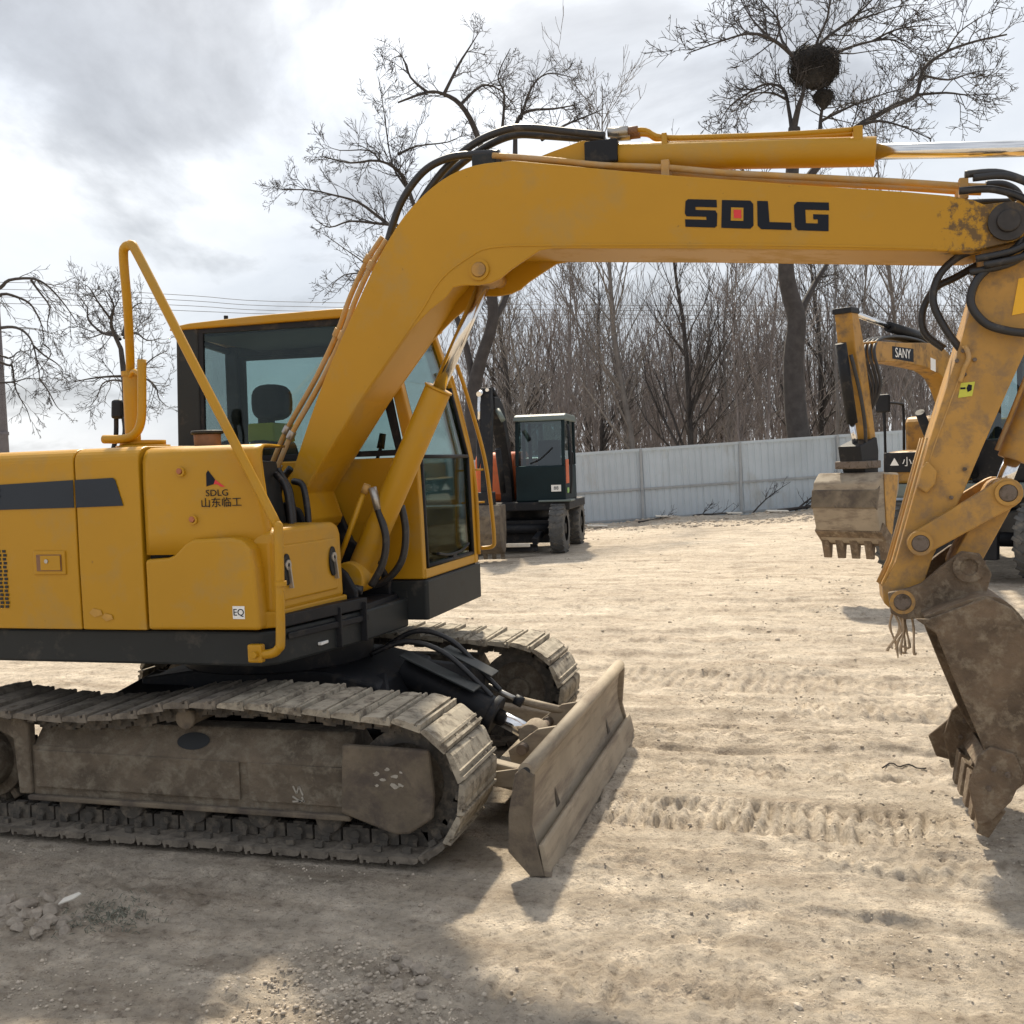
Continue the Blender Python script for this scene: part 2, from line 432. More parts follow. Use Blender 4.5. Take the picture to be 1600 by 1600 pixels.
# ------------------------------------------------------------------ ground
def hash2(ix, iy, seed):
    h = (ix.astype(np.int64) * 374761393 + iy.astype(np.int64) * 668265263 + seed * 974711) & 0xFFFFFFFF
    h = ((h ^ (h >> 13)) * 1274126177) & 0xFFFFFFFF
    return ((h ^ (h >> 16)) & 0xFFFF) / 65535.0
def vnoise(x, y, seed):
    # gradient noise on a turned lattice, about -0.5 .. 0.5
    ang = 0.6 + seed * 1.7; ca, sa = math.cos(ang), math.sin(ang)
    x, y = x * ca - y * sa + seed * 3.7, x * sa + y * ca - seed * 1.9
    ix = np.floor(x); iy = np.floor(y); fx = x - ix; fy = y - iy
    def gr(dx, dy):
        a = hash2(ix + dx, iy + dy, seed) * 6.2831853
        return np.cos(a) * (fx - dx) + np.sin(a) * (fy - dy)
    ux = fx * fx * fx * (fx * (fx * 6 - 15) + 10); uy = fy * fy * fy * (fy * (fy * 6 - 15) + 10)
    a, b, c, d = gr(0, 0), gr(1, 0), gr(0, 1), gr(1, 1)
    return ((a * (1 - ux) + b * ux) * (1 - uy) + (c * (1 - ux) + d * ux) * uy) * 0.85
def sstep(a, b, x):
    t = np.clip((x - a) / (b - a), 0, 1); return t * t * (3 - 2 * t)
def band(x, y, x0, y0, ang, halfw, length, soft=0.08):
    """mask and local coordinates of a straight rut"""
    ca, sa = math.cos(ang), math.sin(ang)
    u = (x - x0) * ca + (y - y0) * sa; v = -(x - x0) * sa + (y - y0) * ca
    m = sstep(halfw + soft, halfw, np.abs(v)) * sstep(length + 0.3, length - 0.2, np.abs(u))
    return m, u, v
def gheight(x, y):
    x = np.asarray(x, float); y = np.asarray(y, float)
    far = sstep(10, 26, y) * 0.036 * np.clip(x + 4, -8, 14)
    away = sstep(1.2, 3.5, np.hypot((x + 2.4) / 1.6, (y - 4.9) / 1.2))
    h = 0.05 * vnoise(x * 0.35, y * 0.35, 1) * away + 0.035 * vnoise(x * 0.9, y * 0.9, 2) * (0.25 + 0.75 * away)
    near = sstep(26, 10, y)
    h += 0.024 * vnoise(x * 2.3, y * 2.9, 3)
    h += 0.013 * vnoise(x * 5.5, y * 7, 4) + 0.006 * vnoise(x * 12, y * 14, 5)
    h += near * (0.0045 * vnoise(x * 21, y * 24, 6) + 0.0115 * vnoise(x * 44, y * 48, 7) - 0.012 * np.abs(vnoise(x * 9, y * 22, 8)) * sstep(-.1, .15, vnoise(x * .7, y * 1.1, 9)))
    # clods where the surface is broken up
    cl = sstep(0.04, 0.24, vnoise(x * 0.8 + 5.3, y * 1.3, 11)) * sstep(14, 8, y)
    h += cl * (0.034 * np.maximum(0, vnoise(x * 8, y * 9, 12)) + 0.030 * np.maximum(0, vnoise(x * 17, y * 19, 13)) + 0.020 * np.maximum(0, vnoise(x * 34, y * 36, 14)))
    # long ruts and scrapes left by machines running along x
    for (x0, y0, a, hw, L, dep) in ((0.2, 6.4, 0.05, 0.20, 3.6, 0.030), (0.6, 8.3, -0.04, 0.24, 5, 0.035), (-0.5, 9.7, 0.10, 0.2, 6, 0.03),
                                    (0.3, 7.3, 0.02, 0.10, 3, 0.018), (1.0, 11.5, -0.06, 0.3, 8, 0.04), (0.1, 3.35, -0.10, 0.10, 1.2, 0.012)):
        m, u, v = band(x, y, x0, y0, a, hw, L, 0.14)
        h -= m * dep * (0.75 + 0.8 * vnoise(u * 1.2, v * 3, 21))
        m2, u, v = band(x, y, x0 + 0.1, y0 - hw - 0.16, a, 0.05, L * 0.9, 0.12)
        h += m2 * dep * (0.4 + 1.6 * np.abs(vnoise(u * 7, v * 9, 22)))
    # cleat prints of a crawler track
    for (x0, y0, a, hw, L, pitch, dep) in ((-0.25, 4.72, -0.02, 0.19, 0.72, 0.068, 0.030), (-0.25, 3.75, -0.06, 0.30, 1.05, 0.155, 0.0035), (0.9, 6.9, 0.04, 0.2, 1.0, 0.085, 0.014), (0.55, 4.28, -.18, .13, .55, .06, .009), (0.2, 5.5, .12, .16, .9, .075, .012), (-0.4, 7.6, -.08, .2, 1.1, .09, .014), (0.9, 3.2, .3, .12, .6, .06, .010), (-0.6, 3.15, .10, .14, .5, .06, .010),
                                           (-1.62, 2.70, 1.25, 0.16, 0.7, 0.06, 0.007)):
        m, u, v = band(x, y, x0, y0, a, hw, L, 0.05)
        wob = vnoise(u * 6, v * 6, 31) * 0.05
        ph = (u + wob) / pitch; amp = 0.35 + 0.9 * hash2(np.floor(ph), np.zeros_like(ph), 33) * sstep(-.25, .2, vnoise(u * 3.1, v * 4, 34))
        saw = np.clip(np.sin(ph * 2 * math.pi) * 1.8, -1, 1)
        h += m * dep * (saw * amp - 0.5 + 0.6 * vnoise(u * 14, v * 14, 35))
    # comb scratches
    for (x0, y0, a, hw, L, sp, dep) in ((-0.35, 3.62, -0.16, 0.10, 0.75, 0.036, 0.009), (-0.05, 4.35, -0.32, 0.08, 0.4, 0.030, 0.008), (0.55, 3.25, -0.22, 0.11, 0.5, 0.05, 0.009),
                                        (-1.25, 2.85, 0.9, 0.2, 0.8, 0.06, 0.010), (-2.0, 2.75, 0.5, 0.25, 0.7, 0.06, 0.008)):
        m, u, v = band(x, y, x0, y0, a, hw, L, 0.05)
        sn = np.sin((v + 0.03 * vnoise(u * 2.2, v * 1.5, 41)) * 2 * math.pi / sp)
        h -= m * dep * np.maximum(0, sn) ** 3 * sstep(-.12, .12, vnoise(u * 1.6 + 3, v * 9, 42))
    # short furrows and torn edges
    rf_ = random.Random(17)
    for k in range(26):
        x0, y0 = rf_.uniform(-1.0, 1.5), rf_.uniform(2.6, 8.5)
        m, u, v = band(x, y, x0, y0, rf_.gauss(0, .13), rf_.uniform(.006, .02), rf_.uniform(.3, .9), .035)
        g = sstep(-.15, .1, vnoise(u * 5 + k, v * 3, 43))
        h -= m * g * rf_.uniform(.010, .022)
        m, u, v = band(x, y, x0, y0 + .045, 0, .012, .5, .05)
        h += m * g * rf_.uniform(.004, .012)
    # earth heaped along the foot of the fence
    fy = 27.57 + 0.290 * (x - 0.2)
    h += 0.12 * np.exp(-((y - fy + 0.7) / 0.8) ** 2) * (0.6 + 1.6 * vnoise(x * 1.1, y * 1.1, 51)) + 0.05 * np.exp(-((y - fy + 1.5) / 1.6) ** 2) * vnoise(x * 2.7, y * 3, 52)
    # settle flat under the crawler and the blade
    flat = sstep(0.16, 0.0, np.maximum(np.maximum(-4.25 - x, x + 1.15), np.maximum(3.80 - y, y - 6.06)))
    h = h * (1 - 0.8 * flat) - 0.006 * flat
    tm = sstep(0.5, 0.0, np.hypot(x + 5.0, y - 18.6) - 1.6)
    h = h * (1 - 0.8 * tm)
    return h + far
def spaced(segs):
    out = [segs[0][0]]
    for a, b, s0, s1 in segs:
        x = a
        while x < b - 1e-6:
            t = (x - a) / (b - a); st = s0 * (s1 / s0) ** t
            x = min(b, x + st); out.append(x)
    return np.array(out)
gx = spaced([(-900, -60, 160, 12), (-60, -12, 12, 1.0), (-12, -4.6, 1.0, 0.03), (-4.6, 2.4, 0.0145, 0.0145), (2.4, 12, 0.03, 0.8), (12, 60, 0.9, 12), (60, 900, 14, 160)])
gy = spaced([(-300, -10, 60, 4), (-10, 1.9, 3, 0.05), (1.9, 5.0, 0.0125, 0.0125), (5.0, 9.0, 0.0135, 0.035), (9.0, 24.0, 0.036, 0.20), (24, 30, 0.15, 0.22), (30, 70, 0.4, 8), (70, 1500, 10, 220)])
GX, GY = np.meshgrid(gx, gy, indexing='ij')
GZ = gheight(GX, GY)
nx, ny = GX.shape
co = np.stack([GX, GY, GZ], -1).reshape(-1, 3).astype(np.float32)
idx = np.arange(nx * ny).reshape(nx, ny)
quads = np.stack([idx[:-1, :-1], idx[1:, :-1], idx[1:, 1:], idx[:-1, 1:]], -1).reshape(-1, 4)
gm = bpy.data.meshes.new('ground')
gm.vertices.add(len(co)); gm.vertices.foreach_set('co', co.ravel())
gm.loops.add(quads.size); gm.loops.foreach_set('vertex_index', quads.ravel().astype(np.int32))
gm.polygons.add(len(quads)); gm.polygons.foreach_set('loop_start', np.arange(0, quads.size, 4, dtype=np.int32))
gm.polygons.foreach_set('use_smooth', np.ones(len(quads), bool))
gm.update(calc_edges=True); gm.validate()
gm.materials.append(m_ground)
tag(link_mesh('ground', gm), 'dry pale brown earth yard with machine ruts', kind='structure')
def gz(x, y): return float(gheight(np.array([x]), np.array([y]))[0])

# ------------------------------------------------------------------ main excavator
ORG = (-2.74, 4.93, 0.0)
EX = empty('excavator', ORG, 0, 'large yellow crawler excavator with dark stripe and SDLG lettering on its boom', 'excavator')
def P3(xz, y): return (xz[0], y, xz[1])

# --- tracks
def track_path():
    """closed loop of the pitch line, (x, z), starting on the ground going forward"""
    r = 0.285; zc = 0.325; xf, xr = -1.64, -3.83
    pts = [(xr + (xf - 0.03 - xr) * i / 30, zc - r) for i in range(31)]
    pts += [(xf + r * math.sin(a), zc - r * math.cos(a)) for a in np.linspace(0.1, math.pi - 0.05, 24)]
    top = cr([(-1.66, 0, 0.612), (-2.05, 0, 0.640), (-2.36, 0, 0.655), (-2.66, 0, 0.645), (-2.95, 0, 0.590), (-3.25, 0, 0.568), (-3.55, 0, 0.578), (-3.81, 0, 0.608)], 8)
    pts += [(p.x, p.z) for p in top]
    pts += [(xr - r * math.sin(a), zc + r * math.cos(a)) for a in np.linspace(0.05, math.pi - 0.05, 24)]
    return pts
TP = [Vector((x, 0, z)) for x, z in track_path()]
tl = [0.0]
for i in range(1, len(TP) + 1): tl.append(tl[-1] + (TP[i % len(TP)] - TP[i - 1]).length)
NSH = 46
def on_track(s):
    s %= tl[-1]
    for i in range(len(TP)):
        if tl[i + 1] >= s:
            a, b = TP[i], TP[(i + 1) % len(TP)]
            t = (s - tl[i]) / max(1e-9, tl[i + 1] - tl[i])
            return a.lerp(b, t), (b - a).normalized()
    return TP[0], Vector((1, 0, 0))
PITCH = tl[-1] / NSH
def shoe_mesh(width, seed):
    rs = random.Random(seed)
    b = MB(); L = PITCH * 0.97; w = width / 2
    # x along the track, z outwards; plate with three grousers
    prof = [(-L / 2, -0.004), (-L / 2 + 0.004, 0.010), (-L / 2 + 0.006, 0.022), (-L / 2 + 0.016, 0.022), (-L / 2 + 0.018, 0.008), (-L / 2 + 0.032, 0.008),
            (-L / 2 + 0.034, 0.019), (-L / 2 + 0.044, 0.019), (-L / 2 + 0.047, 0.014), (0.01, 0.017), (L / 2 - 0.020, 0.016), (L / 2 - 0.006, 0.010), (L / 2, 0.000), (L / 2, -0.008), (-L / 2, -0.014)]
    b.prism([(p[0] + rs.uniform(-.0015, .0015), p[1] + rs.uniform(-.002, .002)) for p in prof], -w, w, 'xz')
    # mud crumbs stuck on the plate
    for k in range(7):
        cx, cy = rs.uniform(-L / 2 + .02, L / 2 - .02), rs.uniform(-w * .9, w * .9); s = rs.uniform(.008, .02)
        vs = [(cx + s * dx_ * rs.uniform(.6, 1.3), cy + s * dy_ * rs.uniform(.6, 1.5), 0.010 + dz_ * s * rs.uniform(.3, .7)) for dx_, dy_, dz_ in ((-1, -1, 0), (1, -1, 0), (1, 1, 0), (-1, 1, 0), (0, 0, 1))]
        b.add(vs, [(0, 1, 4), (1, 2, 4), (2, 3, 4), (3, 0, 4)])
    me = b.mesh('track_shoe', m_shoe); fix_normals(me); return me
SHOES = [shoe_mesh(0.45, k) for k in range(5)]
SHOES_SHADED = []
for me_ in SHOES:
    m2_ = me_.copy(); m2_.materials.clear(); m2_.materials.append(m_shoe_shaded); SHOES_SHADED.append(m2_)
def make_track(y0, y1, near):
    yc = (y0 + y1) / 2
    ch = MB()
    for k in range(NSH):
        p, t = on_track((k + 0.5) * PITCH); nrm = Vector((t.z, 0, -t.x))
        for yy in (yc - 0.075, yc + 0.075):
            c0 = p - nrm * 0.042 - t * PITCH * 0.46; c1 = p - nrm * 0.042 + t * PITCH * 0.46
            ch.obox((c0.x, yy, c0.z), (c1.x, yy, c1.z), 0.035, 0.062)
            q = p - nrm * 0.076
            ch.obox((q.x - t.x * .03, yy, q.z - t.z * .03), (q.x + t.x * .03, yy, q.z + t.z * .03), 0.03, 0.016)
        q = p - nrm * 0.045
        ch.cyl((q.x, yc - 0.11, q.z), (q.x, yc + 0.11, q.z), 0.022, n=8)
        for yy in (y0 + 0.05, y0 + 0.12, y1 - 0.05, y1 - .12):
            q2 = p - nrm * 0.024
            ch.obox((q2.x - t.x * .018, yy, q2.z - t.z * .018), (q2.x + t.x * .018, yy, q2.z + t.z * .018), 0.02, 0.022)
    tr = ch.build('track_chain', m_chain, EX)
    rs = random.Random(3 if near else 4)
    for k in range(NSH):
        p, t = on_track((k + 0.5) * PITCH); nrm = Vector((t.z, 0, -t.x))
        ux, uz = t, nrm; uy = uz.cross(ux)
        mt = Matrix((ux, uy, uz)).transposed()
        o = link_mesh('track_shoe', (SHOES_SHADED if p.z < .12 or (near and p.x < -2.45) else SHOES)[rs.randrange(5)], tr)  # shade-painted shoes on the ground run and the near rear part
        o.location = (p.x - ORG[0], yc - ORG[1] + rs.uniform(-.004, .004), p.z - ORG[2])
        e = mt.to_euler(); o.rotation_euler = (e.x + rs.uniform(-.012, .012), e.y + rs.uniform(-.02, .02), e.z)
    # frame between the runs
    yo, yi = (y0 + 0.085, y1 - 0.09) if near else (y0 + 0.06, y1 - 0.06)
    fr = MB()
    fr.prism([(-3.50, .178), (-1.875, .165), (-1.875, .40), (-3.50, .42)], yo, yi)
    fo = fr.build('track_frame', m_mud, EX, 0.012)
    tp = MB(); tp.prism([(yo - 0.004, .402), (yc - .05, .515), (yc + .05, .52), (yi, .43), (yi, .38), (yo - 0.004, .38)], -3.49, -1.88, 'yz').build('frame_top', m_mud, fo, 0.015)
    if near:
        MB().box(-3.505, -1.87, yo - 0.03, yo - 0.002, .166, .190).build('lower_rail', m_mudlight, fo, 0.006)
        MB().prism([(-3.47, .225), (-2.40, .222), (-2.40, .392), (-3.47, .400)], yo - 0.012, yo - 0.001).build('side_plate', m_mud, fo, 0.006)
        MB().prism([(-2.36, .222), (-1.90, .218), (-1.90, .388), (-2.36, .392)], yo - 0.010, yo - 0.001).build('side_plate', m_mud, fo, 0.006)
        a_, b_ = Vector((0, yo - .004, .402)), Vector((0, yc - .05, .515)); dv = (b_ - a_).normalized(); nv = Vector((0, -dv.z, dv.y))
        mid = a_.lerp(b_, .5) + nv * .003; o = MB()
        o.add([(-2.655 + .082 * math.cos(q), (mid + dv * .042 * math.sin(q)).y, (mid + dv * .042 * math.sin(q)).z) for q in np.linspace(0, 6.2832, 25)[:-1]], [tuple(range(24))])
        o.build('frame_hole', m_dark, fo)
        g = MB(); g.prism([(-1.905, .205), (-1.89, .500), (-1.50, .492), (-1.485, .30), (-1.495, .205), (-1.60, .135), (-1.66, .128), (-1.78, .165)], yo - 0.045, yo - .014)
        g.build('idler_guard', m_mudlight, fo, 0.012)
        t_ = MB()
        for (x, z, s) in ((-1.735, .385, .020), (-1.705, .36, .018), (-1.685, .405, .016), (-1.655, .375, .022), (-1.625, .395, .014), (-1.735, .335, .013), (-1.66, .335, .03), (-1.63, .34, .02)):
            rq = random.Random(int(x * 1e4)); t_.add([(x + s * rq.uniform(.3, 1.1) * math.cos(q), yo - .0465, z + s * .5 * rq.uniform(.3, 1.2) * math.sin(q)) for q in np.linspace(0, 6.2832, 10)[:-1]], [tuple(range(9))])
        t_.build('paint_mark', m_chalk, fo)
        t_ = MB()
        for (a, b) in (((-2.140, .300), (-2.125, .268)), ((-2.125, .268), (-2.112, .300)), ((-2.112, .300), (-2.095, .262)), ((-2.145, .255), (-2.105, .232)), ((-2.145, .232), (-2.09, .238)), ((-2.10, .255), (-2.09, .232))):
            t_.obox((a[0], yo - .0125, a[1]), (b[0], yo - .0125, b[1]), .003, .007)
        t_.build('paint_mark', m_chalk, fo)
    w = MB(); w.cyl((-1.64, yc - .06, .325), (-1.64, yc + .06, .325), .215, n=36)
    iw = w.build('idler_wheel', m_mud, EX, 0.01)
    MB().ring((-1.64, yc - .085, .325), (0, 1, 0), .165, .225, .17, 36).build('rim', m_chain, iw)
    MB().cyl((-1.64, yc - .10, .325), (-1.64, yc + .10, .325), .07, n=20).build('hub', m_mud, iw, .006)
    s = MB(); s.cyl((-3.83, yc - .05, .325), (-3.83, yc + .05, .325), .20, n=30)
    for k in range(19):
        a = 2 * math.pi * k / 19
        s.obox((-3.83 + .19 * math.cos(a), yc, .325 + .19 * math.sin(a)), (-3.83 + .245 * math.cos(a), yc, .325 + .245 * math.sin(a)), .06, .035)
    s.cyl((-3.83, yc - .16, .325), (-3.83, yc + .02, .325), .15, n=24)
    sp = s.build('drive_sprocket', m_mud, EX, 0.006)
    MB().prism([(-3.56, .19), (-3.49, .19), (-3.49, .52), (-3.58, .60), (-3.72, .58), (-3.70, .50), (-3.58, .45)], yo - .02, yo + .03).build('motor_guard', m_mud, sp, .01)
    for k in range(5):
        x = -3.32 + k * .33
        MB().cyl((x, yc - .115, .150), (x, yc + .115, .150), .062, n=16).build('bottom_roller', m_chain, EX, .006)
    c = MB(); c.cyl((-2.66, yo + .015, .572), (-2.66, yc + .07, .572), .038, n=16)
    co_ = c.build('carrier_roller', m_mudlight, EX, .004)
    MB().cyl((-2.66, yo - .012, .572), (-2.66, yo + .016, .572), .048, n=16).build('end_cap', m_mudlight, co_, .008)
make_track(3.83, 4.28, True)
make_track(5.58, 6.03, False)

# --- centre frame of the undercarriage
cf = MB()
cf.prism([(-3.35, .36), (-3.35, .60), (-2.95, .66), (-2.3, .66), (-2.02, .60), (-1.95, .40), (-2.1, .32), (-3.2, .32)], 4.55, 5.31)
cfo = cf.build('centre_frame', m_black, EX, .015)
for (x0, y0, x1, y1) in ((-2.2, 4.7, -1.95, 4.2), (-3.2, 4.7, -3.35, 4.2), (-2.2, 5.16, -1.95, 5.66), (-3.2, 5.16, -3.35, 5.66)):
    MB().obox((x0, y0, .50), (x1, y1, .36), .34, .22, (1, 0, 0)).build('frame_leg', m_black, cfo, .015)
MB().cyl((-2.74, 4.93, .655), (-2.74, 4.93, .80), .50, n=40).build('slew_ring', m_black, EX, .01)

# --- dozer blade
front = cr([(-1.070, 0, .425), (-1.085, 0, .38), (-1.098, 0, .30), (-1.095, 0, .21), (-1.072, 0, .12), (-1.034, 0, .030)], 3)
back = [(-1.075, .028), (-1.13, .12), (-1.150, .21), (-1.150, .30), (-1.132, .38), (-1.110, .425)]
bl = MB(); bl.prism([(p.x, p.z) for p in front] + back, 3.89, 5.99)
blo = bl.build('dozer_blade', m_blade, EX, .006)
MB().tube([(-1.090, 3.875, .425), (-1.090, 6.005, .425)], .034, 16).build('top_tube', m_blade, blo)
MB().cyl((-1.090, 3.868, .425), (-1.090, 3.8755, .425), .017, n=12).build('tube_hole', m_dark, blo)
MB().prism([(-1.026, .118), (-1.034, .135), (-1.050, .128), (-1.030, .000), (-1.000, .000)], 3.875, 6.0).build('cutting_edge', m_blade, blo, .004)
for yy in (3.866, 5.99):
    MB().prism([(-1.055, .41), (-1.075, .20), (-1.028, .005), (-1.085, .0), (-1.175, .095), (-1.168, .25), (-1.135, .415), (-1.10, .44)], yy, yy + .024).build('end_plate', m_mudlight if yy < 5 else m_blade, blo, .005)
for yy in (4.30, 5.52):
    MB().add([(-1.074, yy, .138), (-1.074, yy + .06, .138), (-1.0925, yy + .05, .215)], [(0, 1, 2)]).build('notch_mark', m_grease, blo)  # dark of a small notch painted as a flat triangle
for yy in (4.42, 5.44):
    a = MB()
    a.obox((-2.02, yy + (.10 if yy < 5 else -.10), .33), (-1.13, yy, .19), .07, .11)
    pa = a.build('push_arm', m_blade, blo, .01)
    MB().prism([(-1.48, .24), (-1.14, .30), (-1.14, .19), (-1.40, .19)], yy - .05, yy - .035).build('gusset', m_blade, pa, .003)
for yy, zz_ in ((4.68, .30), (5.18, .30)):
    MB().prism([(-1.15, .12), (-1.15, .40), (-1.25, .38), (-1.40, .27), (-1.38, .19)], yy - .012, yy + .012).build('cylinder_lug', m_blade, blo, .004)
MB().box(-1.5, -1.14, 4.46, 5.40, .165, .180).build('floor_plate', m_blade, blo, .004)
MB().cyl((-1.32, 4.62, .29), (-1.32, 5.24, .29), .026, n=14).build('pin', m_pin, blo)
dc = MB(); dc.cyl((-2.03, 4.93, .60), (-1.56, 4.93, .385), .085, n=24); dc.cyl((-1.565, 4.93, .387), (-1.53, 4.93, .371), .098, n=24)
dco = dc.build('blade_cylinder', m_black, EX, .006)
MB().cyl((-1.53, 4.93, .371), (-1.36, 4.93, .29), .042, n=18).build('piston_rod', m_chrome, dco)
MB().cyl((-1.34, 4.86, .29), (-1.34, 5.0, .29), .062, n=18).build('rod_eye', m_blade, dco, .006)
for (x0, z0, x1, z1, y) in ((-1.99, .70, -1.60, .525, 4.84), (-1.83, .70, -1.56, .565, 5.02)):
    MB().obox((x0, y, z0), (x1, y, z1), .13, .010).build('cover_plate', m_grey, dco, .003)
for y, k in ((4.90, 0), (5.05, .03)):
    MB().tube(cr([(-2.2, y, .68), (-2.0, y, .75 + k), (-1.8, y, .70 + k), (-1.62, y + .02, .54), (-1.55, y + .02, .47)], 6), .014, 8).build('hydraulic_hose', m_rubber, dco)
MB().tube([(-1.62, 5.08, .49), (-1.44, 5.08, .41)], .014, 8).build('steel_line', m_steel, dco)
MB().tube([(-1.45, 5.14, .40), (-1.2, 5.2, .33)], .022, 10).build('steel_line', m_blade, dco)
MB().cyl((-1.47, 5.06, .43), (-1.43, 5.06, .41), .028, n=10).build('hose_joint', m_black, dco)

# --- upper structure
uf = MB()
uf.prism([(-4.62, 3.965), (-2.30, 3.965), (-2.24, 4.02), (-2.10, 4.60), (-2.05, 5.08), (-3.30, 5.08), (-3.40, 5.95), (-4.62, 5.95)], .80, .955, 'xy')
ufo = uf.build('lower_skirt', m_grey, EX, .012)
MB().prism([(-2.295, 3.99), (-2.215, 4.03), (-2.08, 4.62), (-2.14, 4.62)], .965, 1.02, 'xy').build('front_beam', m_black, ufo, .005)
MB().prism([(-2.235, 4.10), (-2.09, 4.62), (-2.075, 4.62), (-2.215, 4.06)], .905, .935, 'xy').build('front_lip', m_black, ufo, .004)
for y, x in ((4.40, -2.135), (4.58, -2.085)):
    MB().box(x - .02, x + .015, y, y + .012, .81, 1.0).build('rib', m_black, ufo, .003)
MB().box(-2.19, -2.16, 4.27, 4.34, .842, .856).build('bolt_plate', m_white, ufo, .003)
# boom bracket
for yy in (4.60, 5.03):
    MB().prism([(-2.75, .95), (-2.13, .95), (-2.13, 1.05), (-2.18, 1.14), (-2.34, 1.27), (-2.42, 1.46), (-2.50, 1.50), (-2.58, 1.46), (-2.75, 1.25)], yy, yy + .035).build('boom_bracket', m_black, EX, .01)
MB().box(-2.8, -2.1, 4.62, 5.05, .94, .98).build('deck_plate', m_black, EX, .005)

# hood doors and panels: section in (y, z), extruded along x
def hood_sec(y0, y1, z0, z1, r=.075):
    pts = [(y0, z0), (y0 - .004, z0 + .3)]
    for k in range(7):
        a = math.pi / 2 * k / 6
        pts.append((y0 + r - r * math.cos(a), z1 - r * .8 + r * .8 * math.sin(a)))
    pts += [(y1 - .02, z1 + .006), (y1, z1 - .02), (y1, z0)]
    return pts
hb = MB(); hb.prism(hood_sec(3.985, 5.93, .957, 1.745), -4.58, -3.45, 'yz'); hb.prism(hood_sec(3.985, 4.55, .957, 1.740), -3.449, -2.66, 'yz'); hb.prism([(-2.66, .957), (-2.32, .957), (-2.34, 1.36), (-2.46, 1.40), (-2.50, 1.70), (-2.66, 1.72)], 4.10, 4.54)
hbo = hb.build('body_core', m_dark, EX)
# behind the cab the hood is full width, beside the cab it is only as wide as the engine bay
d1 = MB().prism(hood_sec(3.93, 5.96, .962, 1.782), -4.62, -3.46, 'yz'); d1o = d1.build('hood_top', m_yel, EX, .006)
sd = MB().prism(hood_sec(3.926, 4.58, .962, 1.786), -4.40, -3.1885, 'yz').build('side_door', m_yel, EX, .006)
sp_ = MB().prism(hood_sec(3.926, 4.58, .962, 1.786), -3.1805, -2.8455, 'yz').build('side_panel', m_yel, EX, .006)
# charcoal stripe, one strip on each panel
MB().prism([(-4.40, 1.515), (-3.191, 1.520), (-3.189, 1.645), (-4.40, 1.615)], 3.9195, 3.9215).build('stripe', m_strip, sd)
MB().prism([(-3.179, 1.520), (-2.930, 1.523), (-2.966, 1.640), (-2.978, 1.649), (-3.179, 1.645)], 3.9195, 3.9215).build('stripe', m_strip, sp_)
text_obj('stripe_lettering', '0F', .10, m_dkdecal, (-3.635, 3.9185, 1.575), (1, 0, 0.01), (0, 0, 1), sd)
# latch
lt = MB()
lt.box(-3.425, -3.25, 3.914, 3.925, 1.215, 1.325)
lto = lt.build('latch', m_yel, sd, .006)
MB().box(-3.405, -3.268, 3.9105, 3.9135, 1.232, 1.308).build('latch_recess', m_wax, lto, .002)
MB().box(-3.380, -3.272, 3.906, 3.910, 1.236, 1.304).build('latch_paddle', m_yel, lto, .003)
MB().cyl((-3.345, 3.9055, 1.278), (-3.345, 3.902, 1.278), .010, n=10).build('lock', m_steel, lto)
# vent holes
vh = MB()
for i in range(5):
    for j in range(15):
        vh.box(-3.72 + i * .030 + (j % 2) * .004, -3.702 + i * .030 + (j % 2) * .004, 3.9195, 3.9215, 1.06 + j * .0185, 1.072 + j * .0185)
vo = vh.build('vent_holes', m_dark, sd); vo['kind'] = 'stuff'
for (x, z, w, h) in ((-3.105, 1.040, .07, .020), (-3.045, 1.020, .06, .018)):
    MB().prism([(x - w * .5, z), (x - w * .1, z - h), (x + w * .5, z - h * .4), (x + w * .4, z + h * .6), (x - w * .2, z + h)], 3.9200, 3.9215).build('scuff', m_scuff, sp_)

# tank cover with bent face
rows = []
for z, inset in ((1.30, 0), (1.40, 0), (1.52, 0), (1.64, 0), (1.715, .004), (1.745, .016), (1.765, .035), (1.777, .07), (1.780, .16), (1.780, .52)):
    t = (z - 1.30) / .48
    xb = -2.585 - .095 * t
    xf_ = -2.262 - .052 * t - (0.16 * max(0, inset - .03) / .5)
    row = []
    for x, yo_ in ((-2.8275, 3.930), (-2.80, 3.926), (-2.72, 3.924), (xb - .012, 3.925), (xb + .03, 3.940), (xb + .20, 3.985), (xf_ - .03, 4.018), (xf_ - .004, 4.032), (xf_, 4.06)):
        row.append((x, min(yo_ + inset, 4.58), z))
    rows.append(row)
tk = MB(); n_ = len(rows[0])
vs = [p for r_ in rows for p in r_]
fs = [(i * n_ + j, i * n_ + j + 1, (i + 1) * n_ + j + 1, (i + 1) * n_ + j) for i in range(len(rows) - 1) for j in range(n_ - 1)]
tk.add(vs, fs, True)
tko = tk.build('tank_cover', m_yel, EX)
tko.modifiers.new('thick', 'SOLIDIFY').thickness = 0.012
tko.modifiers['thick'].offset = -1
for (x, z, y) in ((-2.638, 1.668, 3.925), (-2.590, 1.455, 3.930), (-2.345, 1.655, 4.005)):
    b_ = MB(); b_.cyl((x, y + .012, z), (x + .001, y - .006, z), .014, n=6)
    b_.build('cover_bolt', m_reddot, tko, .002)
    MB().ring((x + .004, y + .004, z - .003), (0, -1, 0), .012, .021, .005, 20).build('bolt_washer', m_yel, tko)
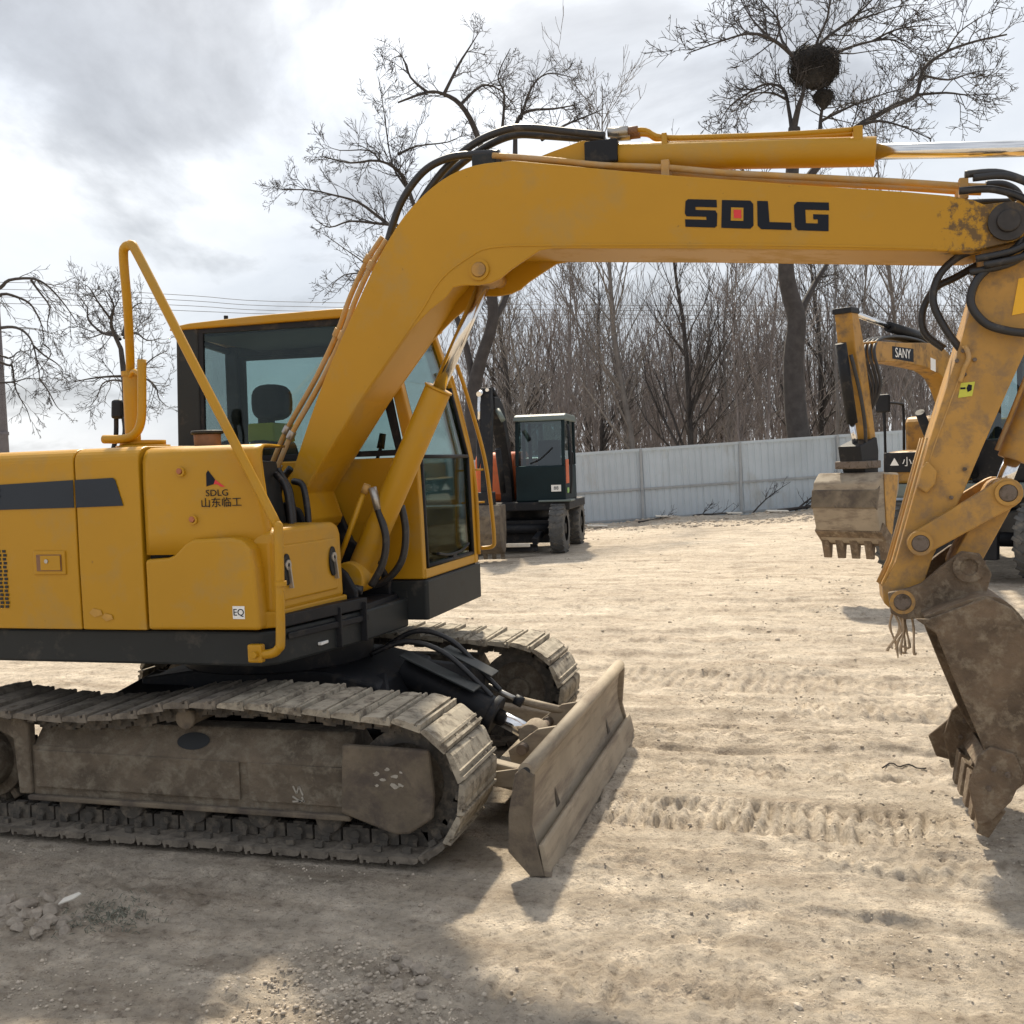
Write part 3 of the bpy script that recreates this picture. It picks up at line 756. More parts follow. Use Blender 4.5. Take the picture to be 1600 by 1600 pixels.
# emblem: dark peak with a red flank, lettering below
def on_cov(x, z):    # front of the bent cover at x (rising to the front)
    t = (z - 1.30) / .48; xb = -2.585 - .095 * t
    y = 3.940 + (x - xb - .03) / .17 * .045 if x < xb + .20 else 3.985 + (x - xb - .20) * .22
    return y - .0030
def flat_on_cov(name, poly, m_):
    b_ = MB(); n0 = len(poly)
    b_.add([(x, on_cov(x, z), z) for x, z in poly] , [tuple(range(n0))])
    o = b_.build(name, m_, tko); return o
flat_on_cov('emblem_dark', [(-2.528, 1.597), (-2.528, 1.655), (-2.520, 1.668), (-2.490, 1.626), (-2.497, 1.606)], m_dkdecal)
flat_on_cov('emblem_red', [(-2.4965, 1.6055), (-2.4895, 1.6255), (-2.448, 1.592), (-2.468, 1.594), (-2.480, 1.604)], m_red)
ux_ = Vector((.17, .045, 0)); uy_ = Vector((0, -.0, 1))
text_obj('emblem_lettering', 'SDLG', .040, m_dkdecal, (-2.482, on_cov(-2.482, 1.565) - .002, 1.566), ux_, uy_, tko, sx=1.05)
text_obj('maker_lettering', '山东临工', .046, m_dkdecal, (-2.465, on_cov(-2.465, 1.522) - .002, 1.522), ux_, uy_, tko, sx=1.0)
# lower door with stepped top
ld = MB().prism([(-2.8345, .964), (-2.8345, 1.280), (-2.715, 1.288), (-2.685, 1.300), (-2.625, 1.352), (-2.585, 1.368), (-2.40, 1.372), (-2.345, 1.362), (-2.305, 1.320), (-2.290, 1.24), (-2.275, .968)], 3.921, 4.10)
ldo = ld.build('lower_door', m_yel, EX, .016, 3)
# small white sticker with letters
st_ = MB().box(-2.402, -2.344, 3.9185, 3.9202, 1.018, 1.074).build('sticker', m_white, ldo)
text_obj('sticker_lettering', 'EQ', .042, m_dkdecal, (-2.373, 3.9178, 1.046), (1, 0, 0), (0, 0, 1), ldo)
# step box in front
sb = MB().prism([(4.00, 1.03), (4.00, 1.34), (4.02, 1.385), (4.06, 1.40), (4.50, 1.40), (4.54, 1.385), (4.56, 1.34), (4.57, 1.03)], -2.60, -2.245, 'yz')
sb2 = MB().prism([(-2.60, 4.02), (-2.290, 3.975), (-2.245, 4.01), (-2.165, 4.575), (-2.60, 4.575)], .966, 1.040, 'xy')
sb.v = [(v[0] + (v[1] - 4.0) * .12 if v[0] > -2.4 else v[0], v[1], v[2]) for v in sb.v]
sbo = sb.build('step_box', m_yel, EX, .022, 3)
sb2.build('box_base', m_yel, sbo, .008)
fd = MB().prism([(4.045, 1.075), (4.505, 1.075), (4.505, 1.325), (4.045, 1.325)], -2.262, -2.235, 'yz')
fd.v = [(v[0] + (v[1] - 4.0) * .12, v[1], v[2]) for v in fd.v]
fdo = fd.build('box_door', m_yel, sbo, .010)
for yy in (4.085, 4.455):
    h = MB(); h.cyl((-2.236 + (yy - 4) * .12, yy, 1.215), (-2.226 + (yy - 4) * .12, yy, 1.215), .034, n=20)
    h.v = [(v[0], v[1], 1.215 + (v[2] - 1.215) * 2.1) for v in h.v]
    ho = h.build('door_handle', m_black, sbo, .004)
    MB().ring((-2.232 + (yy - 4) * .12, yy, 1.235), (1, 0, 0), .010, .024, .012, 14).build('handle_ring', m_steel, ho)
    MB().obox((-2.222 + (yy - 4) * .12, yy, 1.23), (-2.222 + (yy - 4) * .12, yy + .02, 1.13), .02, .008, (1, 0, 0)).build('handle_lever', m_steel, ho)

# exhaust stack, cap, mirror
ex = MB(); ex.cyl((-3.06, 4.27, 1.775), (-3.06, 4.27, 1.80), .125, n=28); ex.cyl((-3.06, 4.27, 1.80), (-3.06, 4.27, 1.823), .105, n=28)
ex.tube(cr([(-3.115, 4.27, 1.81), (-3.115, 4.27, 2.0), (-3.112, 4.27, 2.155)], 4), .036, 18)
exo = ex.build('exhaust_stack', m_yel, EX)
MB().tube(cr([(-3.190, 4.15, 1.833), (-3.073, 4.15, 1.831), (-3.009, 4.15, 1.857), (-2.978, 4.15, 1.918), (-2.968, 4.15, 2.03), (-2.966, 4.16, 2.195)], 5), .0205, 12).build('grab_pipe', m_yel, exo)
MB().ring((-3.112, 4.27, 2.135), (0, 0, 1), .034, .042, .022, 18).build('pipe_collar', m_yel, exo)
MB().tube(cr([(-3.10, 4.25, 2.13), (-3.04, 4.20, 2.15), (-2.97, 4.165, 2.12)], 4), .011, 8).build('pipe_stay', m_yel, exo)
cp = MB(); cp.cyl((-2.79, 4.40, 1.77), (-2.79, 4.40, 1.845), .062, .066, 22)
cpo = cp.build('filler_cap', m_wax, EX, .004)
MB().cyl((-2.79, 4.40, 1.845), (-2.79, 4.40, 1.862), .078, n=22).build('cap_lid', m_grey, cpo, .005)
mr = MB().prism([(4.50, 1.95), (4.55, 1.95), (4.56, 2.0), (4.54, 2.05), (4.51, 2.05)], -3.415, -3.355, 'yz')
mro = mr.build('rear_mirror', m_black, EX, .015)
MB().tube(cr([(-3.40, 4.53, 1.95), (-3.40, 4.52, 1.86), (-3.41, 4.50, 1.78)], 4), .012, 8).build('mirror_stalk', m_black, mro)
MB().tube(cr([(-3.36, 4.53, 1.96), (-3.35, 4.52, 1.88), (-3.37, 4.50, 1.78)], 4), .008, 8).build('mirror_cable', m_rubber, mro)

# hand rail
rail = cr([(-2.325, 3.95, .862), (-2.25, 3.945, .862), (-2.205, 3.945, .885), (-2.190, 3.945, .95), (-2.178, 3.945, 1.38), (-2.183, 3.945, 1.42)], 6) + \
       cr([(-2.20, 3.945, 1.455), (-2.55, 3.95, 2.125), (-2.815, 3.96, 2.630), (-2.850, 3.965, 2.672), (-2.885, 3.97, 2.672), (-2.912, 3.99, 2.63), (-2.955, 4.06, 2.42), (-3.05, 4.19, 2.24), (-3.112, 4.27, 2.14)], 6)
ro = MB().tube(rail, .0205, 12).build('hand_rail', m_yel, EX)
MB().box(-2.345, -2.275, 3.925, 3.962, .825, .905).build('rail_bracket', m_yel, ro, .008)
MB().cyl((-2.305, 3.94, .862), (-2.305, 3.905, .862), .016, n=6).build('bracket_bolt', m_yel, ro, .002)
MB().ring((-2.178, 3.945, 1.16), (0, 0, 1), .019, .026, .02, 14).build('rail_collar', m_yel, ro)

# --- cab
CN, CF = 5.085, 6.00       # near and far side planes
cb = MB().prism([(-3.42, 5.09), (-1.97, 5.09), (-1.955, 5.12), (-1.955, 5.97), (-1.97, 5.995), (-3.62, 5.995)], .84, 1.05, 'xy')
cab = cb.build('cab', m_black, EX, .012)
MB().prism([(-2.42, 5.075), (-1.945, 5.075), (-1.935, 5.09), (-1.935, 6.0), (-1.955, 6.01), (-1.96, 5.11), (-2.42, 5.10)], .835, 1.045, 'xy').build('cab_skirt', m_grey, cab, .008)
MB().box(-2.30, -2.15, 5.070, 5.0745, .88, .98).build('skirt_plate', m_black, cab, .003)
MB().box(-2.13, -2.05, 5.069, 5.0745, .93, .99).build('skirt_plate', m_grey, cab, .003)
MB().box(-2.28, -2.19, 5.0685, 5.0695, .895, .915).build('skirt_label', m_white, cab)
# near side wall up to the window, and outline of the side
MB().prism([(-3.42, 1.052), (-1.957, 1.052), (-1.962, 1.40), (-1.972, 1.705), (-3.42, 1.705)], CN, CN + .05).build('side_wall', m_yel, cab, .008)
MB().box(-2.62, -2.02, CN - .004, CN + .001, 1.355, 1.365).build('wall_seam', m_yel, cab)
MB().prism([(-3.62, 1.052), (-1.957, 1.052), (-1.962, 1.40), (-3.62, 1.40)], CF - .04, CF).build('door_panel', m_yel, cab, .008)
MB().prism([(-3.425, 5.14), (-3.38, 5.14), (-3.57, 5.955), (-3.615, 5.955)], 1.052, 1.70, 'xy').build('rear_wall', m_grey, cab, .008)
def pillar(name, a, b, w, d, m_, y, yw):
    MB().prism([(a[0] - w, a[1]), (a[0], a[1]), (b[0], b[1]), (b[0] - d, b[1])], y, y + yw).build(name, m_, cab, .008)
for y in (CN + .002, CF - .062):
    pillar('front_pillar', (-1.957, 1.70), (-2.052, 2.12), .075, .06, m_yel, y, .06)
    pillar('front_pillar', (-2.050, 2.115), (-2.165, 2.475), .062, .06, m_yel, y, .06)
    if y > 5.5: pillar('front_pillar', (-1.945, 1.05), (-1.957, 1.705), .07, .07, m_yel, y, .06)
    if y < 5.5: MB().prism([(-3.425, 1.70), (-3.27, 1.70), (-3.255, 2.475), (-3.395, 2.475)], y - .001, y + .065).build('rear_pillar', m_grey, cab, .010)
    else: MB().prism([(-3.62, 1.40), (-3.525, 1.40), (-3.52, 2.475), (-3.61, 2.475)], y - .001, y + .062).build('rear_pillar', m_black, cab, .010)
# window seal and panes
def ring_poly(poly, w):
    c = Vector((sum(p[0] for p in poly) / len(poly), sum(p[1] for p in poly) / len(poly)))
    out = []
    for p in poly:
        d = Vector(p) - c
        out.append(tuple(c + d * (1 - w / max(.05, d.length))))
    return out
def frame_ring(name, poly, w, y0, y1, m_, plane='xz'):
    inn = ring_poly(poly, w); n = len(poly); b = MB()
    def mk(p, t): return (p[0], t, p[1]) if plane == 'xz' else (t, p[0], p[1])
    vs = [mk(p, y0) for p in poly] + [mk(p, y0) for p in inn] + [mk(p, y1) for p in poly] + [mk(p, y1) for p in inn]
    fs = []
    for i in range(n):
        j = (i + 1) % n
        fs += [(i, j, n + j, n + i), (2 * n + i, 3 * n + i, 3 * n + j, 2 * n + j), (i, 2 * n + i, 2 * n + j, j), (n + i, n + j, 3 * n + j, 3 * n + i)]
    b.add(vs, fs); return b.build(name, m_, cab, .003)
winpoly = [(-3.30, 1.715), (-2.050, 1.715), (-2.118, 2.10), (-2.215, 2.462), (-3.275, 2.466)]
frame_ring('window_seal', winpoly, .055, CN + .008, CN + .03, m_black)
MB().prism(ring_poly(winpoly, .03), CN + .0165, CN + .0205).build('side_window', m_glass, cab)
doorpoly = [(-3.535, 1.41), (-2.035, 1.41), (-2.035, 1.75), (-2.118, 2.10), (-2.205, 2.40), (-3.525, 2.40)]
MB().prism([(-3.53, 2.40), (-2.20, 2.40), (-2.20, 2.475), (-3.53, 2.475)], CF - .05, CF - .005).build('door_header', m_black, cab, .006)
frame_ring('door_seal', doorpoly, .05, CF - .035, CF - .012, m_black)
MB().prism(ring_poly(doorpoly, .03), CF - .027, CF - .023).build('door_window', m_glass, cab)
b = MB(); b.add([(-3.41, 5.14, 1.70), (-3.585, 5.945, 1.70), (-3.585, 5.945, 2.42), (-3.39, 5.14, 2.42)], [(0, 1, 2, 3)]); b.build('rear_window', m_glass, cab)
for z in (1.715, 2.44): MB().tube([(-3.405, 5.14, z), (-3.585, 5.945, z)], .022, 6).build('rear_seal', m_black, cab)
# front: sill, wiper, panes leaning back
MB().box(-2.02, -1.950, 5.10, 5.985, 1.051, 1.105).build('front_sill', m_yel, cab, .008)
def front_pane(name, x0, z0, x1, z1, ya, yb, m_, t=.006):
    b = MB(); b.add([(x0, ya, z0), (x0, yb, z0), (x1, yb, z1), (x1, ya, z1), (x0 - t, ya, z0), (x0 - t, yb, z0), (x1 - t, yb, z1), (x1 - t, ya, z1)],
                    [(0, 1, 2, 3), (7, 6, 5, 4), (0, 4, 5, 1), (1, 5, 6, 2), (2, 6, 7, 3), (3, 7, 4, 0)])
    return b.build(name, m_, cab)
front_pane('front_window', -1.966, 1.125, -1.980, 1.70, 5.155, 5.925, m_glass_front)
front_pane('front_window', -1.982, 1.712, -2.075, 2.12, 5.155, 5.925, m_glass_front)
front_pane('front_window', -2.076, 2.122, -2.17, 2.42, 5.155, 5.925, m_glass_front)
for (a, b_) in (((-1.960, 5.148, 1.11), (-1.972, 5.148, 1.70)), ((-1.972, 5.148, 1.70), (-2.066, 5.148, 2.12)), ((-1.960, 5.93, 1.11), (-1.972, 5.93, 1.70)), ((-1.972, 5.93, 1.70), (-2.066, 5.93, 2.12)), ((-1.960, 5.15, 1.115), (-1.960, 5.93, 1.115)), ((-1.972, 5.15, 1.705), (-1.972, 5.93, 1.705))):
    MB().tube([a, b_], .012, 6).build('glass_seal', m_black, cab)
MB().tube(cr([(-1.955, 5.3, 1.17), (-1.957, 5.5, 1.145), (-1.957, 5.72, 1.15), (-1.957, 5.85, 1.18)], 4), .008, 6).build('wiper', m_black, cab)
MB().box(-1.99, -1.95, 5.55, 5.62, 1.118, 1.142).build('wiper_motor', m_black, cab, .004)
# guard bars at the front left corner
MB().tube(cr([(-2.045, 6.015, 2.27), (-1.98, 6.02, 2.05), (-1.895, 6.03, 1.70), (-1.862, 6.03, 1.40), (-1.850, 6.03, 1.20), (-1.862, 6.03, 1.145), (-1.93, 6.02, 1.135)], 6), .0125, 10).build('guard_rail', m_yel, cab)
MB().tube(cr([(-2.075, 5.985, 2.20), (-1.985, 5.99, 1.80), (-1.945, 5.99, 1.50), (-1.940, 5.99, 1.10)], 6), .012, 10).build('guard_rail', m_yel, cab)
for z in (1.42, 1.62):
    MB().tube([(-1.955, 5.99, z), (-1.90, 6.02, z)], .007, 6).build('rail_tie', m_yel, cab)
# roof
rf = MB().prism([(-3.435, 2.466), (-3.42, 2.486), (-3.30, 2.500), (-2.9, 2.512), (-2.4, 2.514), (-2.20, 2.502), (-2.12, 2.475), (-2.14, 2.462)], CN - .012, CF + .012)
rf.prism([(-3.63, 5.97), (-3.60, 6.01), (-3.40, 6.01), (-3.40, 5.10)], 2.467, 2.497, 'xy')
rfo = rf.build('roof', m_yel, cab, .012)
for (x, y) in ((-3.17, 5.25), (-2.42, 5.25)):
    MB().cyl((x, y, 2.50), (x, y, 2.555), .013, n=10).build('roof_stud', m_black, rfo, .003)
MB().box(-2.28, -2.14, 5.50, 5.62, 2.50, 2.545).build('roof_lamp', m_black, rfo, .006)
MB().box(-3.36, -2.24, 5.16, 5.94, 2.430, 2.455).build('headliner', m_dark, cab)
MB().box(-3.3, -2.0, 5.15, 5.93, 1.06, 1.08).build('cab_floor', m_dark, cab)
# seat and controls
se = MB().prism([(-3.05, 1.36), (-2.56, 1.33), (-2.55, 1.42), (-2.95, 1.46)], 5.33, 5.80)
seo = se.build('seat', m_seat, cab, .03, 3)
MB().prism([(-3.09, 1.42), (-2.95, 1.42), (-3.00, 1.74), (-3.03, 1.84), (-3.14, 1.84), (-3.14, 1.70)], 5.37, 5.77).build('seat_back', m_seat, seo, .03, 3)
MB().prism([(-3.18, 1.83), (-3.00, 1.83), (-3.005, 1.942), (-3.175, 1.942)], 5.44, 5.70).build('seat_cover', m_limeyel, seo, .01)
hr_ = []
for k in range(20):
    a = 2 * math.pi * k / 20
    hr_.append((5.57 + .115 * math.copysign(abs(math.cos(a)) ** .7, math.cos(a)), 2.068 + .108 * math.copysign(abs(math.sin(a)) ** .7, math.sin(a))))
hx = [(-3.078 + (p[0] - 5.57) * .98, p[1]) for p in hr_]
MB().prism(hx, 5.50, 5.64).build('headrest', m_seat, seo, .03, 3)
for yy in (5.36, 5.78):
    MB().box(-2.9, -2.45, yy - .06, yy + .06, 1.45, 1.60).build('console', m_dark, seo, .02)
    jl = MB().tube(cr([(-2.52, yy, 1.58), (-2.50, yy, 1.70), (-2.47, yy, 1.78)], 4), .012, 8); jl.cyl((-2.475, yy, 1.77), (-2.455, yy, 1.86), .024, .02, 10)
    jl.build('joystick', m_black, seo)
arc = cr([(-3.32, 5.22, 1.72), (-3.28, 5.22, 1.79), (-3.17, 5.22, 1.83), (-3.06, 5.22, 1.80), (-2.99, 5.22, 1.72)], 5)
MB().tube(arc, .013, 8).build('arm_rest_hoop', m_black, seo)
MB().box(-3.20, -3.12, 5.60, 5.68, 1.92, 2.06).build('radio_box', m_dark, cab, .01)

# --- boom
BT = [(-2.548, 1.479), (-2.307, 2.047), (-2.080, 2.471), (-1.934, 2.715), (-1.794, 2.885), (-1.626, 3.005), (-1.465, 3.055), (-1.277, 3.057)]
top_c = [(p.x, p.z) for p in cr([(x, 0, z) for x, z in BT], 4)] + [(-0.569, 2.914), (-0.020, 2.813), (0.445, 2.731), (0.600, 2.700), (0.690, 2.675), (0.735, 2.650)]
tip = [(0.825 + .085 * math.cos(a), 2.570 + .085 * math.sin(a)) for a in np.linspace(1.35, -1.2, 8)]
low = [(0.70, 2.466), (0.60, 2.472), (0.133, 2.520), (-0.408, 2.574), (-1.10, 2.637)]
boss = [(-1.16, 2.632), (-1.216, 2.603), (-1.304, 2.555), (-1.352, 2.520), (-1.400, 2.503), (-1.463, 2.497), (-1.54, 2.503), (-1.590, 2.497), (-1.626, 2.455)]
low2 = [(-1.71, 2.40), (-1.825, 2.302), (-2.088, 1.988), (-2.231, 1.796), (-2.427, 1.534)]
foot = [(-2.478 + .098 * math.cos(a), 1.425 + .098 * math.sin(a)) for a in np.linspace(-.2, -2.6, 7)]
inner_low = low + [(-1.20, 2.645), (-1.398, 2.655), (-1.497, 2.625), (-1.612, 2.560), (-1.683, 2.490), (-1.738, 2.412)] + low2[1:]
boom = MB().prism(top_c + tip + inner_low + foot, 4.675, 5.005)
bo = boom.build('boom', m_yel, EX, .006)
# side plates stand proud of the box section
sidep = top_c + tip + low + boss + low2 + foot
for y0 in (4.660, 5.005):
    MB().prism(sidep, y0, y0 + .0149).build('side_plate', m_yel, bo, .004)
def offset_strip(path, w, y0, y1, name, m_, par):
    b = MB(); P = [Vector((p[0], 0, p[1])) for p in path]
    a_, c_ = [], []
    for i, p in enumerate(P):
        t = (P[min(i + 1, len(P) - 1)] - P[max(i - 1, 0)]).normalized(); n = Vector((-t.z, 0, t.x))
        a_.append((p + n * w / 2)); c_.append((p - n * w / 2))
    b.prism([(q.x, q.z) for q in a_] + [(q.x, q.z) for q in reversed(c_)], y0, y1)
    return b.build(name, m_, par, .0015)
seam = cr([(0.55, 0, 2.487), (0.133, 0, 2.535), (-0.408, 0, 2.590), (-1.138, 0, 2.655), (-1.398, 0, 2.668), (-1.497, 0, 2.636), (-1.612, 0, 2.571), (-1.683, 0, 2.501), (-1.738, 0, 2.420), (-1.825, 0, 2.313), (-2.088, 0, 2.002), (-2.231, 0, 1.810), (-2.40, 0, 1.585)], 3)
offset_strip([(p.x, p.z) for p in seam], .010, 4.6565, 4.6605, 'weld_seam', m_yel, bo)
bp = MB().cyl((-1.455, 4.640, 2.568), (-1.455, 5.040, 2.568), .034, n=24); bpo = bp.build('boss_pin', m_yel_worn, bo, .004)
MB().ring((-1.455, 4.6585, 2.568), (0, -1, 0), .036, .050, .010, 28).build('pin_ring', m_yel, bpo)
# lettering SDLG, blocks following the slope of the boom
sl = Vector((0.611, 0, -0.078)).normalized(); upv = Vector((-.02, 0, 1))
LO = Vector((-0.487, 0, 2.676)); LH = .122; LWD = .143; GAP = .0145
def letter(name, polys, k, m_=None, y=4.6575):
    b = MB()
    for poly in polys:
        vs = []
        for u, v in poly:
            p = LO + sl * (k * (LWD + GAP) + u * LWD) + upv * (v * LH)
            vs.append((p.x, y, p.z))
        b.add(vs, [tuple(range(len(vs)))])
    o = b.build(name, m_ or m_dkdecal, bo); return o
T = .27
letter('letter_s', [[(.05, 0), (.90, 0), (.97, .06), (1.0, .50), (.95, .62), (.34, .62), (.34, .73), (1.0, .73), (1.0, 1.0), (.12, 1.0), (.04, .92), (.0, .48), (.05, .38), (.66, .38), (.66, .27), (0, .27), (0, 0)][1:]], 0)
letter('letter_d', [[(0, 0), (.88, 0), (.98, .12), (1.0, .88), (.92, 1.0), (.06, 1.0)], ], 1)
letter('letter_d_counter', [[(.30, .27), (.68, .27), (.70, .74), (.33, .74)]], 1, m_yel, 4.6560)
letter('letter_d_square', [[(.40, .36), (.63, .36), (.63, .66), (.40, .66)]], 1, m_red, 4.6548)
letter('letter_l', [[(.0, .12), (.10, 0), (1.0, 0), (1.0, .26), (.36, .26), (.34, 1.0), (.02, 1.0)]], 2)
letter('letter_g', [[(.0, .12), (.08, 0), (.98, 0), (1.0, .58), (.55, .58), (.55, .40), (.68, .40), (.68, .26), (.33, .26), (.33, .73), (1.02, .73), (1.02, 1.0), (.10, 1.0), (.0, .88)]], 3)
# arm pivot
pv = MB().cyl((0.823, 4.625, 2.570), (0.823, 5.055, 2.570), .046, n=20); pvo = pv.build('pivot_pin', m_grease, bo, .006)
MB().ring((0.823, 4.655, 2.570), (0, -1, 0), .046, .078, .016, 26).build('pivot_boss', m_grease, pvo)
# pipes along the back of the boom
for key, r in (('a', .0135), ('b', .0135)):
    pth = [(-2.601,4.72,1.658),(-2.508,4.72,1.834),(-2.335,4.72,2.084),(-2.201,4.72,2.315),(-2.124,4.72,2.483),(-2.03,4.72,2.648),(-1.944,4.72,2.765)] if key == 'a' else [(-2.669,4.8,1.692),(-2.575,4.8,1.865),(-2.398,4.8,2.119),(-2.266,4.8,2.344),(-2.183,4.8,2.525),(-2.081,4.8,2.698),(-1.997,4.8,2.801)]
    po = MB().tube(cr(pth, 5), r, 10).build('pressure_pipe', m_yel_dusty, bo)
    for i in (1, 3, 5):
        q = Vector(pth[i]); d = (Vector(pth[min(i + 1, 6)]) - Vector(pth[i - 1])).normalized()
        MB().cyl(q - d * .022, q + d * .022, .021, n=10).build('pipe_clamp', m_steel if i == 1 else m_yel_dusty, po, .003)
fh = [(-2.612,4.74,1.658),(-2.659,4.74,1.603),(-2.692,4.74,1.528),(-2.685,4.74,1.445)]
MB().tube(cr(fh, 5), .019, 10).build('foot_hose', m_rubber, bo)
MB().tube(cr([(p[0] + .03, p[1] + .10, p[2] + .01) for p in fh], 5), .019, 10).build('foot_hose', m_rubber, bo)
MB().cyl(Vector(fh[0]) + Vector((.012, 0, .03)), Vector(fh[0]) - Vector((.012, 0, .03)), .024, n=6).build('hose_fitting', m_steel, bo)
tpth = [(-1.393,4.74,3.115),(-1.113,4.74,3.062),(-0.871,4.74,3.011),(-0.578,4.74,2.967),(-0.322,4.74,2.916),(-0.019,4.74,2.866),(0.402,4.74,2.798),(0.668,4.74,2.751),(0.754,4.74,2.739)]
for dy_ in (0.0, 0.11):
    to = MB().tube(cr([(p[0], p[1] + dy_, p[2] + dy_ * .05) for p in tpth], 5), .0145, 10).build('pressure_pipe', m_yel_dusty, bo)
    for i in (3, 7):
        q = tpth[i]
        MB().box(q[0] - .018, q[0] + .018, q[1] + dy_ - .02, q[1] + dy_ + .02, q[2] - .055, q[2] + .032).build('pipe_clamp', m_yel_dusty, to, .003)
for nm, pth, r in (('h1', [(-2.091,4.8,2.46),(-1.997,4.8,2.643),(-1.854,4.8,2.772),(-1.815,4.8,2.909),(-1.674,4.8,3.081),(-1.505,4.8,3.199),(-1.342,4.8,3.246),(-1.215,4.8,3.24),(-1.06,4.8,3.206),(-0.863,4.8,3.162)], .0185), ('h2', [(-1.854,4.9,2.904),(-1.676,4.9,3.091),(-1.504,4.9,3.197),(-1.338,4.9,3.248),(-1.178,4.9,3.229),(-0.881,4.9,3.172)], .0185), ('h3', [(-1.962,4.76,2.743),(-1.882,4.76,2.938),(-1.759,4.76,3.08),(-1.624,4.76,3.135),(-1.478,4.76,3.136),(-1.366,4.76,3.126)], .0185)):
    MB().tube(cr(pth, 6), r, 10).build('hydraulic_hose', m_rubber, bo)
MB().box(-1.50, -1.38, 4.74, 4.94, 3.05, 3.13).build('hose_bracket', m_grey, bo, .006)
for nm, pth, r in (('t1', [(0.758,4.76,2.752),(0.831,4.76,2.744),(0.885,4.76,2.696),(0.893,4.76,2.602),(0.853,4.76,2.522),(0.767,4.76,2.495),(0.654,4.76,2.465),(0.572,4.76,2.391),(0.545,4.76,2.284),(0.587,4.76,2.172),(0.649,4.76,2.073)], .0165), ('t2', [(0.78,4.9,2.77),(0.868,4.9,2.745),(0.905,4.9,2.659),(0.827,4.9,2.503),(0.672,4.9,2.406),(0.573,4.9,2.358),(0.518,4.9,2.264),(0.525,4.9,2.165),(0.603,4.9,2.09)], .0165), ('t3', [(0.887,4.68,2.534),(0.863,4.68,2.471),(0.778,4.68,2.413),(0.703,4.68,2.34),(0.683,4.68,2.249),(0.738,4.68,2.165),(0.823,4.68,2.128),(0.907,4.68,2.112)], .0175)):
    MB().tube(cr(pth, 6), r, 10).build('hydraulic_hose', m_rubber, bo)
# extra hose tangle round the arm pivot
for k, (dx_, dz_, y) in enumerate(((0, 0, 4.64), (.03, -.03, 4.63), (.05, .02, 4.99), (-.02, -.05, 4.66))):
    MB().tube(cr([(.66 + dx_, y, 2.775 - .02 * k), (.80 + dx_, y, 2.765 - .02 * k), (.93 + dx_, y - .01, 2.68 + dz_), (.95 + dx_, y - .01, 2.54 + dz_), (.86 + dx_, y, 2.455 + dz_), (.70 + dx_, y + .02, 2.43 + dz_)], 6), .0155, 8).build('hydraulic_hose', m_rubber, bo)

for k, (x, y) in enumerate(((-2.40, 4.50), (-2.37, 4.42), (-2.43, 4.56), (-2.36, 4.58))):
    MB().tube(cr([(x, y, 1.38), (x - .01, y + .01, 1.48), (x - .04, y + .03, 1.58), (x - .10, y + .05, 1.66 - .02 * k)], 5), .017, 8).build('foot_hose', m_rubber, bo)
# --- boom cylinder
A0 = Vector((-2.229, 4.84, 1.098)); A1 = Vector((-1.775, 4.84, 2.043)); A2 = Vector((-1.470, 4.84, 2.575))
dd = (A2 - A0).normalized(); A1 = A0 + dd * ((A1 - A0).dot(dd))
bc = MB().cyl(A0 + dd * .05, A1, .068, n=28); bc.cyl(A1, A1 + dd * .012, .074, n=28); bco = bc.build('boom_cylinder', m_yel, EX, .004)
MB().cyl(A1, A2 - dd * .03, .034, n=24).build('piston_rod', m_chrome, bco)
MB().cyl((A2.x, 4.77, A2.z), (A2.x, 4.91, A2.z), .058, n=22).build('rod_eye', m_yel_worn, bco, .004)
MB().cyl((A0.x, 4.72, A0.z), (A0.x, 4.96, A0.z), .085, n=24).build('cylinder_base', m_yel, bco, .008)
o1 = Vector((-2.325, 4.775, 1.13)); o2 = Vector((-2.140, 4.775, 1.54))
MB().tube([o1, o2], .014, 10).build('oil_pipe', m_yel, bco)
MB().box(-2.36, -2.26, 4.75, 4.80, 1.06, 1.15).build('pipe_foot', m_yel, bco, .012)
MB().cyl(o2 + Vector((-.004, 0, -.012)), o2 + Vector((.016, 0, .03)), .020, n=8).build('pipe_elbow', m_yel_dusty, bco)
ch1 = [(-2.096,4.78,1.544),(-2.069,4.78,1.43),(-2.037,4.78,1.3),(-2.06,4.78,1.17),(-2.128,4.78,1.056)]
MB().tube(cr(ch1, 6), .019, 10).build('hydraulic_hose', m_rubber, bco)
MB().cyl(Vector(ch1[0]) + Vector((-.003, 0, .01)), Vector(ch1[0]).lerp(Vector(ch1[1]), .9), .022, n=8).build('hose_fitting', m_steel, bco)
MB().tube(cr([(-2.008,4.93,1.454),(-1.989,4.93,1.32),(-2.016,4.93,1.171),(-2.103,4.93,1.071),(-2.214,4.93,1.028)], 6), .019, 10).build('hydraulic_hose', m_rubber, bco)
MB().tube(cr([(-2.2, 4.74, 1.05), (-2.3, 4.72, 1.10), (-2.38, 4.70, 1.18), (-2.42, 4.68, 1.30)], 5), .022, 10).build('hydraulic_hose', m_rubber, bco)
MB().tube(cr([(-2.15, 4.72, 1.04), (-2.27, 4.69, 1.06), (-2.36, 4.66, 1.02), (-2.44, 4.66, 1.12)], 5), .022, 10).build('hydraulic_hose', m_rubber, bco)

